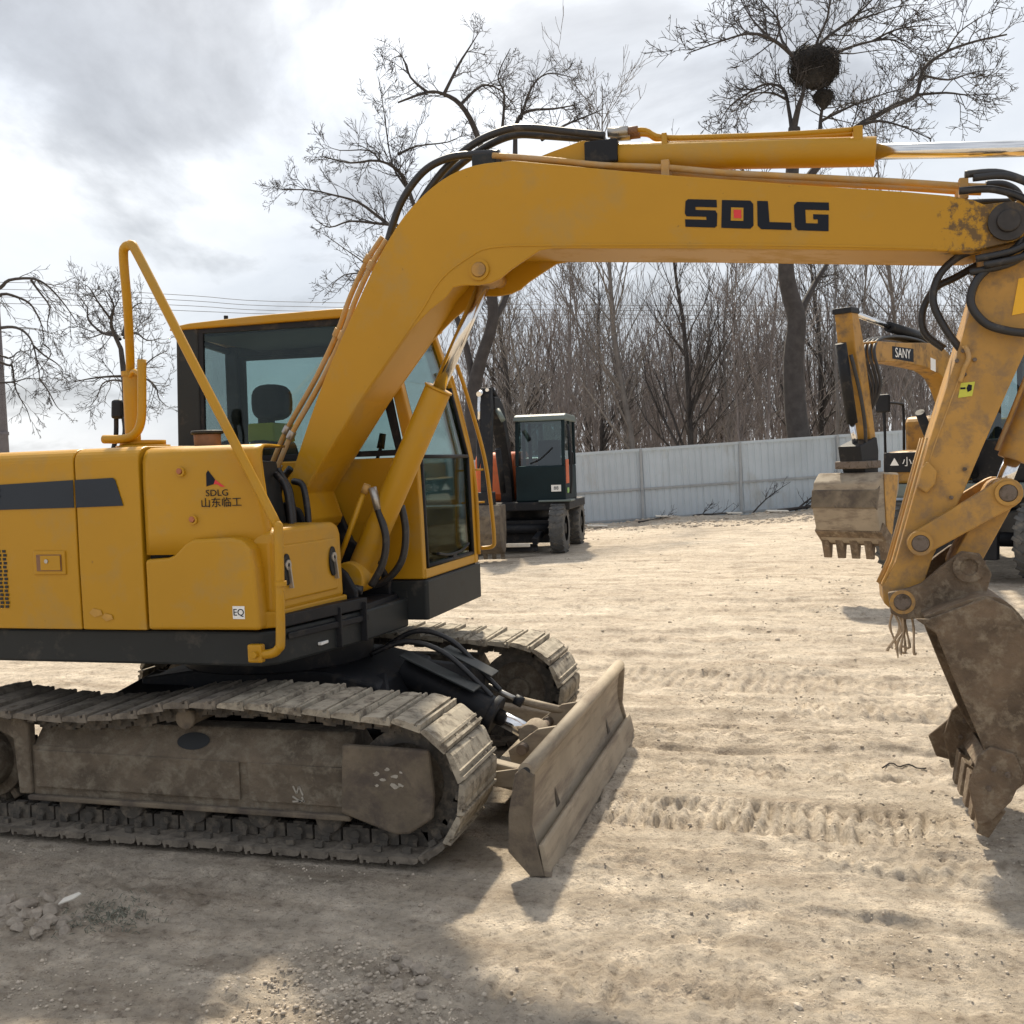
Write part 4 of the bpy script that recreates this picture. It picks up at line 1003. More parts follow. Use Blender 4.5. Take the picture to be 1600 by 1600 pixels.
# --- arm cylinder on top of the boom
C0 = Vector((-1.05, 4.84, 3.09)); C1 = Vector((0.328, 4.84, 2.962)); C2 = Vector((1.22, 4.84, 2.878))
dd = (C2 - C0).normalized()
ac = MB().cyl(C0 + dd * .10, C1, .064, n=28); aco = ac.build('arm_cylinder', m_yel, EX, .004)
MB().cyl(C1, C2, .034, n=24).build('piston_rod', m_chrome, aco)
MB().cyl((C2.x, 4.77, C2.z), (C2.x, 4.91, C2.z), .06, n=20).build('rod_eye', m_yel_worn, aco, .004)
MB().prism([(-1.36, 3.05), (-0.90, 2.99), (-0.86, 3.13), (-0.97, 3.15), (-1.12, 3.115)], 4.79, 4.80).build('cylinder_lug', m_yel, aco, .004)
MB().prism([(-1.36, 3.05), (-0.90, 2.99), (-0.86, 3.13), (-0.97, 3.15), (-1.12, 3.115)], 4.88, 4.89).build('cylinder_lug', m_yel, aco, .004)
MB().box(-0.955, -0.80, 4.76, 4.92, 3.03, 3.135).build('port_block', m_black, aco, .008)
cpth = [(-0.75,4.85,3.175),(-0.675,4.85,3.169),(-0.587,4.85,3.126),(-0.268,4.85,3.094),(0.012,4.85,3.072),(0.243,4.85,3.061)]
for dy_ in (-.035, .035):
    MB().tube(cr([(p[0], p[1] + dy_, p[2]) for p in cpth], 4), .0115, 8).build('oil_pipe', m_yel, aco)
    e = Vector(cpth[0]) + Vector((0, dy_, 0))
    MB().cyl(e + Vector((-.10, 0, .004)), e + Vector((-.005, 0, 0)), .023, n=6).build('hose_fitting', m_steel, aco)
    MB().cyl(e + Vector((-.01, 0, 0)), e + Vector((.04, 0, 0)), .019, n=8).build('pipe_elbow', m_wax, aco)
MB().box(0.235, 0.275, 4.79, 4.89, 2.985, 3.07).build('port_block', m_yel, aco, .004)
for i in (2,):
    q = cpth[i]; MB().box(q[0] - .012, q[0] + .012, 4.79, 4.89, q[2] - .05, q[2] + .014).build('pipe_clamp', m_yel, aco, .003)

# --- arm (dipper)
armp = [(1.30, 2.86), (1.24, 2.93), (1.16, 2.91), (0.96, 2.72), (0.86, 2.66), (0.775, 2.640), (0.735, 2.58), (0.738, 2.40), (0.644, 2.083), (0.517, 1.682), (0.374, 1.170), (0.318, 1.060), (0.322, 0.985), (0.375, 0.935), (0.44, 0.955), (0.482, 1.060), (0.522, 1.180), (0.575, 1.305), (0.650, 1.462), (0.720, 1.635), (0.832, 1.898), (0.890, 2.030), (1.00, 2.30), (1.12, 2.55)]
ar = MB().prism(armp, 4.735, 4.965); aro = ar.build('arm', m_yel_worn, EX, .006)
for y0 in (4.720, 4.9655):
    MB().prism(armp, y0, y0 + .0145).build('side_plate', m_yel_worn, aro, .005)
offset_strip([(0.655, 1.99), (0.60, 1.84), (0.535, 1.66), (0.49, 1.52)], .006, 4.7165, 4.7205, 'weld_seam', m_yel_dusty, aro)
MB().prism([(0.545, 1.555), (0.505, 1.60), (0.485, 1.575), (0.462, 1.49), (0.50, 1.46), (0.535, 1.50)], 4.690, 4.7195).build('hose_clamp_block', m_yel_worn, aro, .008)
for dx_, y in ((0, 4.726), (-.006, 4.80), (-.010, 4.86)):
    MB().tube([(0.508 + dx_, y, 1.70), (0.44 + dx_, y, 1.45), (0.362 + dx_, y, 1.165), (0.315 + dx_, y, 1.06)], .006, 6).build('grease_line', m_yel_dusty, aro)
MB().prism([(0.633, 1.863), (0.688, 1.868), (0.700, 1.928), (0.645, 1.925)], 4.7170, 4.7195).build('warning_sticker', m_limeyel, aro)
MB().prism([(0.671, 1.885), (0.686, 1.893), (0.688, 1.914), (0.674, 1.918), (0.666, 1.902)], 4.7155, 4.7168).build('warning_mark', m_dkdecal, aro)
MB().prism([(0.642, 1.898), (0.662, 1.898), (0.662, 1.906), (0.642, 1.906)], 4.7155, 4.7168).build('warning_mark', m_dkdecal, aro)
MB().prism([(0.845, 2.195), (1.06, 2.225), (1.10, 2.37), (0.872, 2.345)], 4.7165, 4.7195).build('warning_panel', m_decalyel, aro)
for (x, z) in ((.63, 2.02), (.66, 1.96), (.70, 2.02), (.655, 2.06), (.60, 1.44), (.655, 1.56)):
    MB().cyl((x, 4.7205, z), (x, 4.711, z), .009, n=6).build('boss_bolt', m_pin, aro)
MB().tube(cr([(0.66, 4.70, 2.08), (0.675, 4.70, 2.03), (0.655, 4.70, 1.98), (0.64, 4.705, 1.93)], 4), .010, 8).build('short_pipe', m_yel_dusty, aro)
# links
K1, K2, K3, KB = (0.469, 1.250), (0.812, 1.456), (0.655, 1.150), (0.392, 1.000)
def link_poly(a, b, ra, rb, n=9):
    a, b = Vector(a), Vector(b); d = (b - a); ang = math.atan2(d.y, d.x)
    pts = [(a.x + ra * math.cos(ang + math.pi / 2 + t), a.y + ra * math.sin(ang + math.pi / 2 + t)) for t in np.linspace(0, math.pi, n)]
    pts += [(b.x + rb * math.cos(ang - math.pi / 2 + t), b.y + rb * math.sin(ang - math.pi / 2 + t)) for t in np.linspace(0, math.pi, n)]
    return pts
lko = MB().prism(link_poly(K1, K2, .054, .062), 4.668, 4.704).build('rocker_link', m_yel_worn, EX, .006)
MB().prism(link_poly(K1, K2, .054, .062), 4.985, 5.021).build('rocker_link', m_yel_worn, EX, .006)
l2 = MB(); l2.prism(link_poly(K2, K3, .056, .054), 4.745, 4.955); l2o = l2.build('bucket_link', m_yel_worn, EX, .006)
for (k, r, y0, m_, par) in ((K1, .036, 4.652, m_pin, lko), (K2, .036, 4.650, m_pin, lko), (K3, .034, 4.655, m_pin, l2o), (KB, .036, 4.640, m_pin, aro)):
    po = MB().cyl((k[0], y0, k[1]), (k[0], 9.70 - y0, k[1]), r, n=22).build('pin', m_, par, .006)
    MB().ring((k[0], y0 + .014, k[1]), (0, -1, 0), r + .001, r + .016, .012, 26).build('pin_collar', m_yel_worn if r != .034 else m_bucket, po)
MB().prism([(0.70, 1.16), (0.72, 1.18), (0.73, 1.13), (0.71, 1.11)], 4.645, 4.66).build('pin_keeper', m_pin, l2o, .003)
# bucket cylinder
B0 = Vector((0.812, 4.85, 1.456)); B1 = Vector((0.868, 4.85, 1.60)); B2 = Vector((1.16, 4.85, 2.36))
dd = (B2 - B0).normalized()
kc = MB().cyl(B0 + dd * .145, B2, .062, n=26); kco = kc.build('bucket_cylinder', m_yel_worn, EX, .004)
MB().cyl(B0, B0 + dd * .15, .034, n=20).build('piston_rod', m_chrome, kco)
MB().cyl((B0.x, 4.80, B0.z), (B0.x, 4.90, B0.z), .06, n=20).build('rod_eye', m_yel_worn, kco, .004)
MB().tube([B0 + dd * .16 + Vector((-.07, -.02, .03)), B2 + Vector((-.07, -.02, .03))], .010, 8).build('oil_pipe', m_yel_dusty, kco)

# --- bucket: side plates, wrapped shell, lip, teeth
BY0, BY1 = 4.47, 5.23
side = [(0.425, 0.955), (0.478, 0.955), (0.70, 1.045), (0.79, 1.00), (0.88, 0.86), (0.93, 0.68), (0.93, 0.50), (0.875, 0.345), (0.80, 0.27), (0.745, 0.30), (0.690, 0.395), (0.60, 0.63), (0.505, 0.895)]
for y0 in (BY0, BY1 - .022):
    sidepl = MB().prism(side, y0, y0 + .022)
    if y0 == BY0:
        bko = sidepl.build('bucket', m_bucket, EX, .005)
    else:
        sidepl.build('side_plate', m_bucket, bko, .005)
shell = [(p.x, p.z) for p in cr([(0.462, 0, 0.962), (0.60, 0, 1.02), (0.705, 0, 1.048), (0.795, 0, 1.005), (0.885, 0, 0.865), (0.937, 0, 0.68), (0.937, 0, 0.50), (0.880, 0, 0.338), (0.79, 0, 0.245)], 4)]
sh = MB(); inn = []
for i, p in enumerate(shell):
    a = Vector(shell[max(i - 1, 0)]); b_ = Vector(shell[min(i + 1, len(shell) - 1)]); t = (b_ - a).normalized()
    inn.append((p[0] - (-t.y) * -.018 if False else p[0] + t.y * .018, p[1] - t.x * .018))
sh.prism(shell + inn[::-1], BY0 + .021, BY1 - .021); sh.build('shell', m_bucket, bko, .003)
MB().prism([(0.79, 0.262), (0.745, 0.30), (0.70, 0.24), (0.735, 0.20)], BY0 - .004, BY1 + .004).build('lip', m_bucket, bko, .004)
# ears
for y0 in (4.672, 5.000):
    MB().prism([(0.335, 1.04), (0.345, 0.95), (0.40, 0.925), (0.47, 0.93), (0.72, 1.03), (0.745, 1.12), (0.70, 1.205), (0.63, 1.215), (0.57, 1.17), (0.47, 1.08), (0.42, 1.06)], y0 - .028, y0 + .010).build('ear', m_bucket, bko, .006)
MB().ring((0.655, 4.643, 1.150), (0, -1, 0), .036, .064, .010, 24).build('ear_boss', m_bucket, bko)
# side cutters
for y0, yy in ((BY0 - .022, 0), (BY1 + .001, 1)):
    sc = MB().prism([(0.700, 0.44), (0.655, 0.40), (0.615, 0.275), (0.648, 0.115), (0.70, 0.135), (0.775, 0.22), (0.82, 0.33), (0.79, 0.415)], y0, y0 + .021)
    sco = sc.build('side_cutter', m_bucket, bko, .006)
    for (x, z) in ((.71, .35), (.76, .33), (.69, .27)):
        MB().cyl((x, y0 - .008, z), (x, y0 + .028, z), .012, n=6).build('cutter_bolt', m_pin, sco)
MB().prism([(0.70, 0.42), (0.665, 0.37), (0.55, 0.265), (0.585, 0.165), (0.65, 0.15), (0.76, 0.27)], BY1 + .0225, BY1 + .040).build('strengthener', m_bucket, bko, .006)
for k in range(5):
    y = BY0 + .055 + k * (BY1 - BY0 - .11) / 4
    tb = MB()
    a = [(0.742, 0.285), (0.765, 0.235), (0.705, 0.160), (0.690, 0.190)]
    tip_ = [(0.700, 0.170), (0.712, 0.158), (0.672, 0.052), (0.660, 0.055)]
    tb.prism(a, y - .034, y + .034)
    tb.add([(0.672, y - .052, 0.225), (0.760, y - .052, 0.170), (0.760, y + .052, 0.170), (0.672, y + .052, 0.225), (0.648, y - .040, 0.070), (0.695, y - .040, 0.050), (0.695, y + .040, 0.050), (0.648, y + .040, 0.070)],
           [(0, 1, 2, 3), (7, 6, 5, 4), (0, 4, 5, 1), (1, 5, 6, 2), (2, 6, 7, 3), (3, 7, 4, 0)])
    tb.build('tooth', m_bucket, bko, .006)
# rag knotted round the bucket pin
rg = MB(); rs = random.Random(8)
for k in range(9):
    x = .355 + k * .009; y = 4.70 + rs.uniform(-.02, .05)
    rg.tube(cr([(x, y, .955), (x + rs.uniform(-.03, .03), y, .88), (x + rs.uniform(-.03, .03), y + .01, .82 - rs.uniform(0, .05)), (x + rs.uniform(-.02, .03), y, .775 - rs.uniform(-.03, .03))], 4), [.0065, .005, .006, .0045, .0065, .005, .004, .006, .0065, .005, .006, .004, .002], 5)
ORG_keep = ORG; ORG = (0, 0, 0)
tag(rg.build('rag', m_cloth), 'frayed beige rag strips hanging from the bucket pin', 'rag')

# ------------------------------------------------------------------ fence
FN = [(-8.901,24.957,-0.169),(-5.761,25.862,-0.084),(-4.039,26.359,-0.014),(-1.599,27.064,0.096),(0.505,27.67,0.152),(3.055,28.406,0.241),(5.766,29.188,0.342),(8.635,30.016,0.453)]
fa = Vector((FN[2][0], FN[2][1], 0)); fdir = Vector((FN[4][0] - FN[1][0], FN[4][1] - FN[1][1], 0)).normalized()
fnrm = Vector((fdir.y, -fdir.x, 0))
def fz(s): 
    p = fa + fdir * s; return 0.036 * max(-8, min(14, p.x + 4))
FEN = empty('sheet_fence', (fa.x, fa.y, 0), math.atan2(fdir.y, fdir.x), 'long pale grey sheet metal fence with steel posts behind the yard', 'fence')
# local frame: x along the fence, y away from the yard
SW = 0.85
def corr_mesh(seed):
    rs = random.Random(seed); b = MB(); prof = []
    n = 5; w = SW + .012
    for k in range(n):
        x0 = -w / 2 + k * w / n
        prof += [(x0, 0), (x0 + w / n * .62, 0), (x0 + w / n * .70, .014), (x0 + w / n * .92, .014)]
    prof.append((w / 2, 0))
    H = 1.86
    vs = [(x, y + rs.uniform(-.002, .002), 0) for x, y in prof] + [(x, y + rs.uniform(-.003, .003), H) for x, y in prof]
    m_ = len(prof)
    b.add(vs, [(i, i + 1, i + 1 + m_, i + m_) for i in range(m_ - 1)])
    me = b.mesh('sheet', m_fence); return me
sheets = [corr_mesh(k) for k in range(4)]
rs = random.Random(12)
s = -9.0
while s < 14.0:
    z = fz(s)
    o = link_mesh('fence_panel', sheets[rs.randrange(4)], FEN, (s, rs.uniform(-.004, .004), z + .02), (rs.uniform(-.012, .012), -.036 * fdir.x, rs.uniform(-.01, .01)))
    s += SW
s = -7.62
k = 0
while s < 14.0:
    z = fz(s); q = MB(); q.box(-.03, .03, -.065, -.012, -0.25, 1.92)
    po = link_mesh('fence_post', q.mesh('post', m_fencepost), FEN, (s, 0, z), (rs.uniform(-.012, .012), rs.uniform(-.018, .012), 0))
    s += 2.54; k += 1
for (h0, h1, nm) in ((1.86, 1.93, 'top_rail'), (0.86, 0.91, 'mid_rail'), (0.10, 0.14, 'bottom_rail')):
    b = MB()
    for a in range(-9, 14):
        b.obox((a, -.024, fz(a) + (h0 + h1) / 2), (a + 1.001, -.024, fz(a + 1) + (h0 + h1) / 2), .024, h1 - h0, (0, 1, 0))
    b.build(nm, m_fence if nm == 'top_rail' else m_fencepost, FEN)

# ------------------------------------------------------------------ trees
class Wood:
    """collects branches as tapered tubes, built with numpy"""
    def __init__(self): self.g = {}
    def add(self, pts, radii, n): self.g.setdefault((len(pts), n), []).append((pts, radii))
    def mesh(self, name, m_, off=(0, 0, 0)):
        V, F, base = [], [], 0
        for (K, n), L in self.g.items():
            P = np.array([[tuple(p) for p in a] for a, _ in L]) - np.array(off); Rr = np.array([r for _, r in L])
            T = np.empty_like(P); T[:, 1:-1] = P[:, 2:] - P[:, :-2]; T[:, 0] = P[:, 1] - P[:, 0]; T[:, -1] = P[:, -1] - P[:, -2]
            T /= np.linalg.norm(T, axis=2, keepdims=True) + 1e-9
            ref = np.where(np.abs(T[:, :1, 2:3]) < .8, np.array([0, 0, 1.0]), np.array([1.0, 0, 0]))
            U = np.cross(T, np.broadcast_to(ref, T.shape)); U /= np.linalg.norm(U, axis=2, keepdims=True) + 1e-9
            Wv = np.cross(T, U)
            a = np.arange(n) * 2 * math.pi / n
            vv = P[:, :, None] + (U[:, :, None] * np.cos(a)[None, None, :, None] + Wv[:, :, None] * np.sin(a)[None, None, :, None]) * Rr[:, :, None, None]
            B = len(L); V.append(vv.reshape(-1, 3))
            i = np.arange(B)[:, None, None] * K * n + np.arange(K - 1)[None, :, None] * n; j = np.arange(n)[None, None, :]; j2 = (j + 1) % n
            F.append(np.stack([i + j, i + j2, i + n + j2, i + n + j], -1).reshape(-1, 4) + base); base += B * K * n
        V = np.concatenate(V).astype(np.float32); F = np.concatenate(F).astype(np.int32)
        me = bpy.data.meshes.new(name)
        me.vertices.add(len(V)); me.vertices.foreach_set('co', V.ravel())
        me.loops.add(F.size); me.loops.foreach_set('vertex_index', F.ravel())
        me.polygons.add(len(F)); me.polygons.foreach_set('loop_start', np.arange(0, F.size, 4, dtype=np.int32))
        me.polygons.foreach_set('use_smooth', np.ones(len(F), bool))
        me.update(calc_edges=True); me.materials.append(m_)
        return me
def rnd_dir(rs, d, ang):
    """direction at about 'ang' from d"""
    o = Vector((rs.gauss(0, 1), rs.gauss(0, 1), rs.gauss(0, 1))); o = (o - d * o.dot(d)).normalized()
    return (d * math.cos(ang) + o * math.sin(ang)).normalized()
def grow(wood, rs, p, d, L, r, level, trop=0.15, wob=0.18, minr=.006, spread=(.5, 1.0), counts=(6, 4, 3, 0), fall=.55):
    K = 4 if level < 2 else 3
    pts = [p.copy()]; rad = [r]; q = p.copy(); dd = d.copy(); dirs = [d.copy()]
    for k in range(K):
        dd = (dd + Vector((rs.gauss(0, wob), rs.gauss(0, wob), rs.gauss(0, wob) + trop))).normalized()
        q = q + dd * (L / K); pts.append(q.copy()); dirs.append(dd.copy()); rad.append(max(minr * .7, r * (1 - .75 * (k + 1) / K)))
    wood.add(pts, rad, 4 if level < 1 else 3)
    if level < len(counts) and counts[level] > 0:
        for c in range(counts[level]):
            t = rs.uniform(.2, .98); i = min(K - 1, int(t * K)); f = t * K - i
            b = pts[i].lerp(pts[i + 1], f)
            grow(wood, rs, b, rnd_dir(rs, dirs[i + 1], rs.uniform(*spread)), L * rs.uniform(fall * .7, fall * 1.25) * (1.1 - .45 * t), max(minr, rad[i] * rs.uniform(.38, .6)), level + 1, trop, wob, minr, spread, counts, fall)
def limb_tree(name, trunk, limbs, trunk_r, seed, label, minr, twig, m_=None, base_z=None, extra=None, group=None):
    """a tree whose main limbs are given, twigs grown along them"""
    m_ = m_ or m_bark
    rs = random.Random(seed)
    b0 = Vector(trunk[0])
    gz0 = gz(b0.x, b0.y) if base_z is None else base_z
    root = empty(name, (b0.x, b0.y, gz0), 0, label, 'tree', group)
    off = (b0.x, b0.y, gz0)
    tw, cw = Wood(), Wood()
    tp = cr([(b0.x + .05, b0.y, gz0 - .3)] + list(trunk), 3); n = len(tp)
    tr_ = [trunk_r * (1.25 if i < 2 else 1.0) * (1 - .55 * i / n) for i in range(n)]
    tw.add(tp, tr_, 9)
    for pts, r in limbs:
        lp = cr(pts, 3); n = len(lp)
        rad = [max(minr, r * (1 - .82 * (i / (n - 1)) ** .8)) for i in range(n)]
        (tw if r > .1 else cw).add(lp, rad, 6 if r > .05 else 5)
        if r > .1: dens = twig[0] * .35
        else: dens = twig[0]
        length = sum((lp[i + 1] - lp[i]).length for i in range(n - 1))
        for k in range(int(length * dens)):
            t = rs.random() ** .8; f = t * (n - 1); i = min(n - 2, int(f))
            if t < .15 and r > .06: continue
            p = lp[i].lerp(lp[i + 1], f - i); d = (lp[i + 1] - lp[i]).normalized()
            grow(cw, rs, p, rnd_dir(rs, d, rs.uniform(.45, 1.15)), rs.uniform(twig[1], twig[2]) * (1.15 - .5 * t), min(rad[i] * .55, twig[3]), 1, twig[4], .22, minr, (.4, 1.0), (0, twig[5], twig[6], 0), .55)
    link_mesh('trunk', tw.mesh('trunk', m_, off), root)
    link_mesh('crown', cw.mesh('crown', m_, off), root)
    return root
limb_tree('nest_tree', [(-0.108,30.179,1.809),(-0.208,30.204,2.899),(-0.23,30.269,4.348),(-0.121,30.353,5.431),(-0.328,30.338,6.344),(-0.38,30.368,7.251),(-0.203,30.507,9.055),(-0.078,30.632,10.862)], [[[(-0.118,30.615,10.757),(0.043,30.482,11.356),(0.198,30.445,11.8),(0.267,30.491,12.342)],0.13],[[(0.267,30.491,12.342),(-0.129,30.296,12.801),(-0.634,29.748,13.08),(-1.194,29.383,13.167),(-1.908,28.745,12.825),(-2.77,28.059,12.363)],0.075],[[(0.448,30.863,12.508),(0.703,31.184,13.313),(1.445,31.849,14.038),(2.147,32.505,14.813),(2.619,33.095,15.581)],0.07],[[(0.448,30.863,12.508),(1.139,30.448,12.737),(2.023,30.078,12.763),(2.586,29.601,12.501),(3.083,29.299,11.927)],0.055],[[(-0.214,30.478,8.513),(0.314,30.888,9.543),(1.126,31.269,10.456),(1.726,31.467,10.969),(2.734,32.31,11.658),(3.378,32.827,12.053),(3.62,33.039,12.843),(4.315,33.58,13.445),(5.256,34.289,13.893),(6.196,34.885,14.177)],0.14],[[(1.726,31.467,10.969),(2.24,31.302,10.977),(2.881,30.842,10.579),(3.49,30.365,10.044)],0.06],[[(3.378,32.827,12.053),(4.178,32.634,11.947),(4.698,32.25,11.691),(5.414,31.821,11.485)],0.05],[[(3.616,33.029,12.653),(4.374,33.662,12.644),(5.064,34.292,12.96),(5.832,34.941,13.213)],0.045],[[(-0.146,30.61,10.819),(-0.224,30.935,11.534),(-0.365,31.24,12.201),(-0.884,31.522,12.489),(-1.462,31.871,12.369),(-1.926,32.146,12.2),(-2.271,32.341,11.821)],0.07],[[(-0.278,30.932,11.783),(-0.688,30.719,11.948),(-1.263,30.128,11.767),(-1.722,29.656,11.198)],0.045],[[(0.448,30.863,12.508),(0.575,30.617,13.117),(0.871,30.419,13.704),(0.962,30.161,14.284),(1.058,30.116,14.943)],0.06],[[(0.268,30.597,12.379),(-0.367,31.413,13.614),(-0.483,31.942,14.456),(-0.852,32.283,15.09),(-1.23,32.627,15.802)],0.055],[[(-0.634,29.748,13.08),(-1.089,29.854,13.656),(-1.376,30.008,14.233),(-1.546,30.09,14.766)],0.04],[[(0.616,30.821,10.669),(0.655,30.857,11.156),(0.732,30.794,11.547),(0.849,30.854,12.091),(0.622,30.907,12.38)],0.075],[[(0.653,30.85,11.034),(1.148,31.532,11.427),(1.843,32.274,11.885),(2.817,33.203,12.378),(3.422,33.805,12.628)],0.05],[[(2.023,30.078,12.763),(2.555,29.819,12.871),(3.177,29.577,12.797),(3.831,29.339,12.607)],0.04],[[(1.445,31.849,14.038),(2.14,31.633,14.06),(2.817,31.413,14.107),(3.527,31.193,13.967)],0.04],[[(4.315,33.58,13.445),(4.652,33.386,13.888),(5.239,33.363,14.227),(5.753,33.311,14.406)],0.035],[[(-0.121,30.353,5.431),(0.191,30.788,6.099),(0.433,31.194,6.598),(0.831,31.759,7.306),(1.498,32.641,8.638),(2.32,33.785,10.164)],0.13],[[(-0.38,30.368,7.251),(-0.746,29.677,8.035),(-1.201,28.756,8.907),(-1.722,28.025,9.78)],0.08]], .36, 21, 'tall dark bare tree carrying the bird nests, above the boom lettering', .0105, (4.6, .7, 1.8, .024, .06, 5, 3))
limb_tree('bare_tree', [(-8.372,25.741,2.098),(-8.384,25.787,3.11),(-8.305,25.842,3.781),(-8.129,25.926,4.449),(-7.816,26.064,5.45),(-7.877,26.097,6.463),(-8.025,26.088,7.143)], [[[(-8.309,25.833,3.613),(-8.606,26.12,4.835),(-9.024,26.269,6.074),(-9.221,26.15,6.921),(-9.665,25.952,7.601),(-9.942,25.801,8.27)],0.12],[[(-7.816,26.064,5.45),(-7.584,26.688,6.193),(-7.511,27.075,7.278),(-7.54,27.337,8.542),(-7.431,27.428,9.762)],0.12],[[(-7.877,26.097,6.463),(-7.573,25.829,7.714),(-7.647,25.662,8.992),(-7.921,25.435,10.216),(-8.203,25.174,10.796),(-8.538,24.88,11.002),(-8.87,24.576,10.996),(-9.463,24.077,10.655)],0.13],[[(-8.538,24.88,11.002),(-8.107,24.827,11.644),(-7.818,24.824,12.009),(-7.53,24.82,12.372)],0.05],[[(-8.87,24.576,10.996),(-9.335,24.674,11.45),(-9.599,24.836,12.06),(-9.892,24.856,12.057)],0.045],[[(-8.203,25.174,10.796),(-7.804,25.735,11.4),(-7.426,26.155,11.386),(-7.098,26.542,10.987)],0.05],[[(-7.431,27.428,9.762),(-7.422,27.7,11.002),(-7.159,28.109,11.436),(-6.582,28.699,11.607),(-6.021,29.182,11.806)],0.08],[[(-7.309,27.737,11.112),(-7.116,28.258,12.106),(-6.73,28.706,12.609),(-6.119,29.192,12.58)],0.05],[[(-7.755,27.385,10.779),(-7.653,27.355,11.706),(-7.778,27.239,12.183),(-7.437,27.372,12.904)],0.05],[[(-6.722,27.665,10.457),(-6.2,28.256,10.964),(-5.607,28.863,11.363),(-5.246,29.186,11.592)],0.05],[[(-9.221,26.15,6.921),(-9.756,25.861,8.391),(-10.033,25.62,9.34),(-10.448,25.098,9.624),(-11.008,24.514,9.477),(-11.491,23.961,9.539)],0.075],[[(-9.665,25.952,7.601),(-10.139,25.725,7.853),(-10.741,25.783,8.307),(-11.485,26.014,8.876),(-12.307,26.211,9.205),(-13.148,26.4,9.481),(-14.068,26.559,9.617)],0.07],[[(-10.278,25.801,8.101),(-10.784,25.449,8.13),(-11.207,24.805,8.087),(-11.553,24.277,7.849),(-11.816,24.002,8.025)],0.05],[[(-10.297,25.752,7.215),(-10.876,25.676,6.922),(-11.434,25.743,7.313),(-12.515,25.889,8.111)],0.045],[[(-10.454,25.713,7.332),(-11.034,25.211,6.856),(-11.392,24.683,6.69),(-11.621,24.395,6.396)],0.04],[[(-9.934,25.632,9.008),(-10.404,25.847,9.767),(-10.665,26.054,11.284),(-10.821,26.157,12.164)],0.035],[[(-10.127,25.62,9.891),(-9.72,25.958,10.156),(-9.019,26.48,10.332),(-8.679,26.905,10.636)],0.04],[[(-10.448,25.098,9.624),(-10.742,25.133,9.935),(-11.601,25.205,10.054),(-12.108,25.28,10.298)],0.03]], .24, 33, 'dark bare spreading tree standing behind the bend of the main boom', .0070, (5.2, .45, 1.15, .016, .05, 5, 4))
dl = [[[(-17.158,17.961,1.016),(-17.104,18.044,2.388),(-17.049,18.127,3.76),(-16.947,18.21,4.855),(-16.864,18.274,5.676)],0.16],[[(-16.864,18.274,5.676),(-16.38,18.209,5.764),(-16.119,18.186,5.901),(-15.531,18.146,5.886),(-15.204,18.129,5.763),(-14.907,18.099,5.523),(-14.613,18.063,5.206),(-14.348,18.018,4.865)],0.05],[[(-16.804,18.278,5.399),(-16.657,18.543,5.7),(-16.485,18.799,5.668),(-16.292,18.952,5.536),(-16.206,19.069,5.294),(-16.175,19.168,5.023),(-16.226,19.24,4.667)],0.045],[[(-15.531,18.144,5.859),(-15.453,18.26,5.644),(-15.297,18.392,5.302),(-15.427,18.444,4.994),(-15.407,18.434,4.667)],0.03],[[(-16.921,18.217,4.854),(-16.27,18.094,4.903),(-15.836,18.008,4.863),(-15.487,17.891,4.693),(-15.292,17.831,4.436),(-15.128,17.749,3.945),(-15.036,17.661,3.724)],0.045],[[(-16.956,18.186,4.416),(-16.657,18.573,4.183),(-16.611,18.689,4.162),(-16.651,18.765,3.835),(-16.65,18.856,3.56),(-16.539,18.976,3.222),(-16.463,18.983,2.935)],0.035],[[(-15.036,17.661,3.724),(-14.864,17.697,3.455),(-14.719,17.724,3.162),(-14.595,17.753,3.026)],0.022],[[(-15.292,17.831,4.436),(-15.138,17.969,4.228),(-15.006,18.104,4.099),(-14.855,18.139,3.933),(-14.886,18.119,3.694)],0.025],[[(-16.9,18.21,4.578),(-16.851,18.838,4.358),(-16.722,19.092,4.542),(-16.624,19.321,4.386)],0.03],[[(-16.731,18.219,3.776),(-16.53,18.59,3.803),(-16.334,18.754,3.873),(-16.11,18.922,3.872)],0.028],[[(-16.226,19.24,4.667),(-16.066,19.276,4.462),(-16.348,19.176,4.073),(-16.68,19.073,3.914)],0.02]]
limb_tree('weeping_tree', dl[0][0], dl[1:], .16, 44, 'bare tree with drooping branches beside the concrete pole', .006, (4.0, .3, 1.0, .012, -.14, 4, 3))
